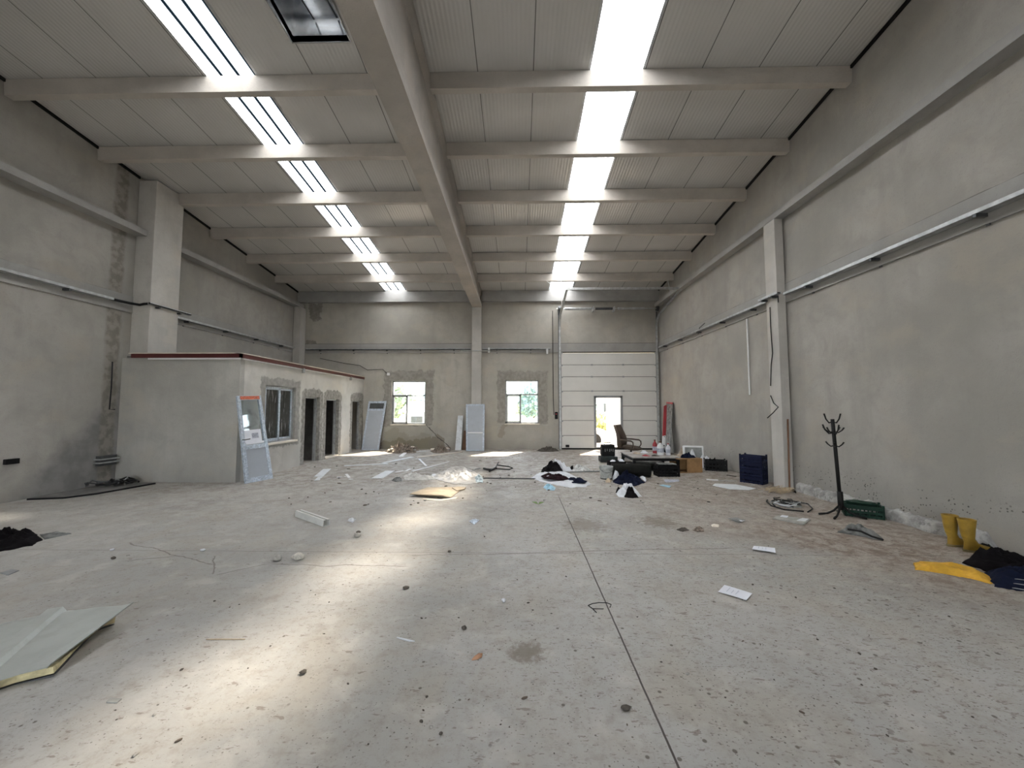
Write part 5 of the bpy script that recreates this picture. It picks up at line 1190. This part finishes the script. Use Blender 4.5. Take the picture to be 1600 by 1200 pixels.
# cable coils, straw, tiles, rags, paper
cc = root('wire_pile', 'flat tangle of black and grey cable on the floor near the coat rack', 'cables', G(1235, 790))
for k in range(10):
    rnd = random.Random(300 + k); c0 = G(1236 + rnd.uniform(-14, 16), 790 + rnd.uniform(-3, 3)); ra_, rb_ = rnd.uniform(.10, .24), rnd.uniform(.07, .16); a0 = rnd.uniform(0, 6)
    pts = [c0 + Vector((cos(a0 + q_ * .55) * ra_, sin(a0 + q_ * .55) * rb_, .012 + .006 * k + .01 * sin(q_ * 2 + k))) for q_ in range(rnd.randint(6, 12))]
    MB().tube(pts, rnd.choice((.006, .008)), 6).obj('cable', [M_cable, M_cableg, M_whitec][k % 3], cc, True)
MB().tube([G(1256, 799, .01), G(1225, 796, .012), G(1205, 790, .014), G(1198, 783, .02), G(1199, 781, .025)], .010).obj('cable', M_cable, cc, True)
MB().tube([G(1205, 783, .02), G(1214, 780, .02), G(1240, 783, .02), G(1262, 787, .02), G(1270, 795, .02), G(1262, 800, .01)], .009).obj('cable', M_cable, cc, True)
sw = MB()
for k in range(70):
    rnd = random.Random(500 + k); c0 = G(1216 + rnd.gauss(0, 9), 768 + rnd.gauss(0, 1.6)); a_ = rnd.gauss(.2, .8); l = rnd.uniform(.06, .18)
    sw.tube([c0 + Vector((-cos(a_) * l, -sin(a_) * l, .008 + .0005 * k)), c0 + Vector((cos(a_) * l, sin(a_) * l, .012 + .0009 * k))], .005, 4)
o = sw.obj('straw_litter', M_straw); tag(o, 'scattered straw and wood shavings at the foot of the right pilaster', 'straw', None, 'stuff')
tag(heap([G(*p) for p in ((1236, 767), (1245, 766), (1252, 769), (1244, 771))], .03, 95, .5, 9).obj('dark_rag', M_blackc, None, True), 'small dark rag in the corner beside the straw', 'rag')
strip('broken_tile', ((1207, 811), (1216, 806.5), (1266, 812.5), (1255, 821)), .014, M_tile, 'broken grey tile lying left of the coat rack', 'tile')
strip('tile_scrap', ((1219, 809), (1222, 806.8), (1232, 808), (1230, 810.5)), .006, M_paper, 'white scrap on the left corner of the broken tile', 'scrap', z=.0145)
strip('tile_scrap', ((1245, 815), (1254, 811.5), (1264, 812.6), (1258, 816.5)), .006, M_board, 'pale scrap on the right corner of the broken tile', 'scrap', z=.0145)
tag(heap([G(*p) for p in ((1308, 832), (1322, 825), (1340, 822), (1355, 827), (1380, 842), (1372, 844), (1345, 838), (1325, 835))], .07, 96, .7, 8, 10*2, 56*3//2, crease=1.0, power=.6).obj('grey_rag', M_greyc, None, True), 'crumpled grey striped rag in front of the coat rack', 'rag')
tag(MB().tube([G(1325, 827, .06), G(1345, 830, .075), G(1362, 838, .04), G(1380, 843.5, .012)], .012).obj('black_strap', M_cable), 'black strap lying across the crumpled grey rag', 'strap')
def paper(name, pxs, lab, mat=M_paper, lift=.004, lines=False, cat='paper'):
    P = [G(*p) for p in pxs]; r = root(name, lab, cat, sum(P, Vector()) / 4)
    m = MB(); N = 8; vs = []
    for i in range(N + 1):
        for j in range(N + 1):
            u, v = i / N, j / N; p = P[0].lerp(P[1], u).lerp(P[3].lerp(P[2], u), v); vs.append(Vector((p.x, p.y, lift + .006 * (1 + noise.noise(Vector((p.x * 6, p.y * 6, 3)))))))
    k = (N + 1)
    m.add(vs, [(i * k + j, (i + 1) * k + j, (i + 1) * k + j + 1, i * k + j + 1) for i in range(N) for j in range(N)])
    m.add([v - Vector((0, 0, .0012)) for v in vs], [(i * k + j + 1, (i + 1) * k + j + 1, (i + 1) * k + j, i * k + j) for i in range(N) for j in range(N)])
    m.obj('sheet', mat, r, True)
    if lines:
        m = MB()
        for a_, b_, c_, d_ in ((.2, .28, .8, .33), (.2, .45, .62, .49), (.2, .6, .75, .64)):
            p = P[0].lerp(P[1], a_).lerp(P[3].lerp(P[2], a_), b_); q = P[0].lerp(P[1], c_).lerp(P[3].lerp(P[2], c_), b_); Mf = frame(p + Vector((0, 0, lift + .0125)), q + Vector((0, 0, lift + .0125)))
            m.box((0, 0, 0), ((q - p).length, .006, .0008), Mf)
        m.obj('faint_print', plain('faint_print', (.55, .58, .66), .8), r)
    return r
paper('paper_sheet', ((1122, 926), (1132, 915.5), (1175.5, 929.5), (1166, 939.5)), 'white printed paper sheet, the nearest one on the floor', lines=True)
paper('paper_card', ((1175, 860), (1178, 855.5), (1211, 858.5), (1212, 866)), 'white card propped slightly on the floor in the middle right', M_paper, .012, True)
strip('pale_board', ((1113, 759), (1117, 756), (1150, 757.5), (1181, 763.5), (1170, 766), (1140, 764.5)), .008, M_board, 'flat pale board on the floor in front of the blue crate')
stripl((1104, 750), (1122, 751), .04, .02, M_white, 'short white stick beside the wooden box', 'stick', name='wood_stick')
stripl((1122, 751), (1150, 752), .03, .015, M_tile, 'grey stick continuing from the short white stick', 'stick', name='wood_stick')
stripl((1136, 743), (1150, 745), .05, .02, M_stoned, 'short dark stick left of the blue crate', 'stick', name='wood_stick')
paper('clear_packet', ((1136, 811), (1150, 809.5), (1166, 814), (1155, 818.5)), 'crumpled see-through plastic packet left of the broken tile', M_plastic_clear, .006, cat='packet')
tag(heap([G(*p) for p in ((1111, 821), (1116, 819.5), (1124, 820.5), (1123, 824), (1113, 823.5))], .02, 97, .3, 12).obj('white_scrap', M_cream, None, True), 'small cream scrap beside the two dark scraps', 'scrap')
tag(heap([G(*p) for p in ((1057, 828), (1062, 826), (1072, 826), (1077, 829), (1066, 831))], .025, 98, .6, 14, crease=.6).obj('dark_scrap', M_stoned, None, True), 'left of two small dark scraps on the floor', 'scrap')
tag(heap([G(*p) for p in ((1082, 828), (1088, 825.5), (1099, 826), (1100, 830.5), (1088, 831))], .028, 99, .6, 14, crease=.6).obj('dark_scrap', M_rubble, None, True), 'right of two small dark scraps on the floor', 'scrap')
paper('grey_packet', ((1037, 750), (1060, 749.5), (1062, 753), (1040, 755)), 'grey printed packet in front of the black crate', M_print, .006, cat='packet')
paper('blue_packet', ((1030, 759), (1036, 758), (1049, 760), (1046, 763)), 'flat blue-grey packet nearer the camera than the black crate', M_bluel, .006, cat='packet')
tag(MB().tube([G(919, 946, .004), G(926, 943, .012), G(936, 941.5, .018), G(948, 941.8, .016), G(955, 944.5, .01), G(953, 949, .004)], .0035, 6).tube([G(919, 946, .004), G(926, 951, .004), G(932, 957, .004)], .0035, 6).tube([G(926, 951, .005), G(943, 951.3, .005)], .003, 6).obj('bent_wire', M_cable), 'bent black wire on the floor joint', 'wire')
tag(MB().tube([G(322, 999, .004), G(383, 998.6, .004)], .003, 6).obj('thin_stick', M_straw), 'thin pale stick lying on the bare floor front left', 'stick')
tag(MB().tube([G(620, 996, .004), G(632, 999, .006), G(640, 1001, .004), G(648, 1002, .004)], [.004, .006, .006, .003], 6).obj('white_twig', M_whitec), 'small white twig on the floor left of centre', 'twig')
m = heap([G(*p) for p in ((737, 1032), (740, 1028), (748, 1022), (754, 1022), (753, 1027), (745, 1031))], .012, 101, .3, 12); tag(m.obj('brick_chip', M_brick, None, True), 'orange brown chip beside the dirt spot in the foreground', 'chip')
strip('slate_chip', ((166, 1098), (172, 1091), (190, 1093), (183, 1099)), .006, M_tile, 'small grey flat tile chip front left', 'chip')
strip('grey_card', ((0, 896), (18, 890), (30, 892), (12, 899.5)), .006, M_cableg, 'grey flat card at the left edge of the floor', 'card')
tag(stone(tuple(G(432, 876)), .047, 11, .65).obj('loose_stone', M_stone, None, True), 'grey stone, left of a pair on the bare floor', 'stone')
tag(stone(tuple(G(466, 875)), .052, 15, .75).obj('loose_stone', plain('pale_stone', (.55, .52, .46), .95, var=.3, sc=30), None, True), 'pale stone, right of a pair on the bare floor', 'stone')
tag(stone(tuple(G(558, 839)), .045, 17, .5).obj('loose_stone', M_stone, None, True), 'pale stone chip right of the metal profile', 'stone')
tag(heap([G(*p) for p in ((543, 814), (549, 811), (556, 812), (551, 817))], .04, 102, .7, 20).obj('paper_scrap', M_whitec, None, True), 'small crumpled white scrap beside the metal profile', 'scrap')
tag(heap([G(*p) for p in ((733, 815), (740, 812), (749, 813), (741, 820))], .03, 103, .7, 20).obj('blue_scrap', plain('pale_blue_scrap', (.6, .68, .78), .6, var=.4, sc=30), None, True), 'pale blue and white scrap in the middle of the floor', 'scrap')
for (px, py, r_, sd_, mt_, lb) in ((725, 983, .022, 21, M_stoned, 'dark crumb of soil behind the dirt spot'), (978, 1109, .022, 22, M_stoned, 'dark pebble just left of the floor joint in the foreground'), (742, 871, .02, 0, M_stoned, ''), (634, 920, .022, 23, M_stoned, 'dark crumb beside the warm light patch'), (474, 1052, .018, 24, M_stoned, 'sharp dark pebble in the front left foreground'), (787, 940, .022, 25, M_whitec, 'flat white pebble in the middle foreground'), (317, 861, .026, 26, M_whitec, 'white pebble on the long hairline crack'), (175, 860, .02, 27, M_whitec, 'white flake left on the long hairline crack'), (177, 874, .028, 28, M_stoned, 'dark clod left of the crossing cracks'), (702, 863, .02, 29, M_stoned, 'dark crumb behind the cross joint'), (560, 833, .03, 30, M_stoned, 'dark clod touching the pale stone chip')):
    if lb: tag(stone(tuple(G(px, py)), r_, sd_, .5).obj('pebble', mt_, None, True), lb, 'pebble')
rnd = random.Random(77)
protos = [stone((0, 0, 0), 1, 400 + k, .5) for k in range(5)]
pm = []
for k, p in enumerate(protos):
    me = bpy.data.meshes.new('pebble'); me.from_pydata([v * .012 for v in p.v], [], p.f); me.materials.append([M_stoned, M_stone, M_rubble, M_stoned, M_stoned][k]); me.polygons.foreach_set('use_smooth', [True] * len(p.f)); pm.append(me)
for i in range(190):
    if i < 110: px, py = rnd.uniform(760, 1590), rnd.uniform(770, 1150)
    else: px, py = rnd.uniform(150, 900), rnd.uniform(760, 1180)
    q = G(px, py)
    if abs(q.x) > 5.0 or q.y > 9.5 or (1400 < px and py < 960) or (px < 260 and 930 < py < 1090): continue
    o = bpy.data.objects.new('pebble', pm[i % 5]); COL.objects.link(o); o.location = q; s_ = rnd.choice((.3, .4, .5, .6, .9)); o.scale = (s_ * rnd.uniform(.8, 1.6), s_, s_ * .8); o.rotation_euler = (0, 0, rnd.uniform(0, 6))
    tag(o, 'tiny crumb of dirt or rubble scattered on the concrete floor', 'pebble', 'crumbs scattered on the floor')

for i in range(150):
    px, py = rnd.uniform(430, 1150), rnd.uniform(712, 790)
    q = G(px, py)
    if q.y > 13.6 or q.x < -5.6 or q.x > 5.0: continue
    o = bpy.data.objects.new('pebble', pm[i % 5]); COL.objects.link(o); o.location = q; s_ = rnd.choice((.9, 1.3, 1.8, 2.4)); o.scale = (s_ * rnd.uniform(.8, 1.6), s_, s_ * .7); o.rotation_euler = (0, 0, rnd.uniform(0, 6))
    tag(o, 'small bit of rubble strewn over the far half of the floor', 'pebble', 'rubble bits strewn over the far floor')
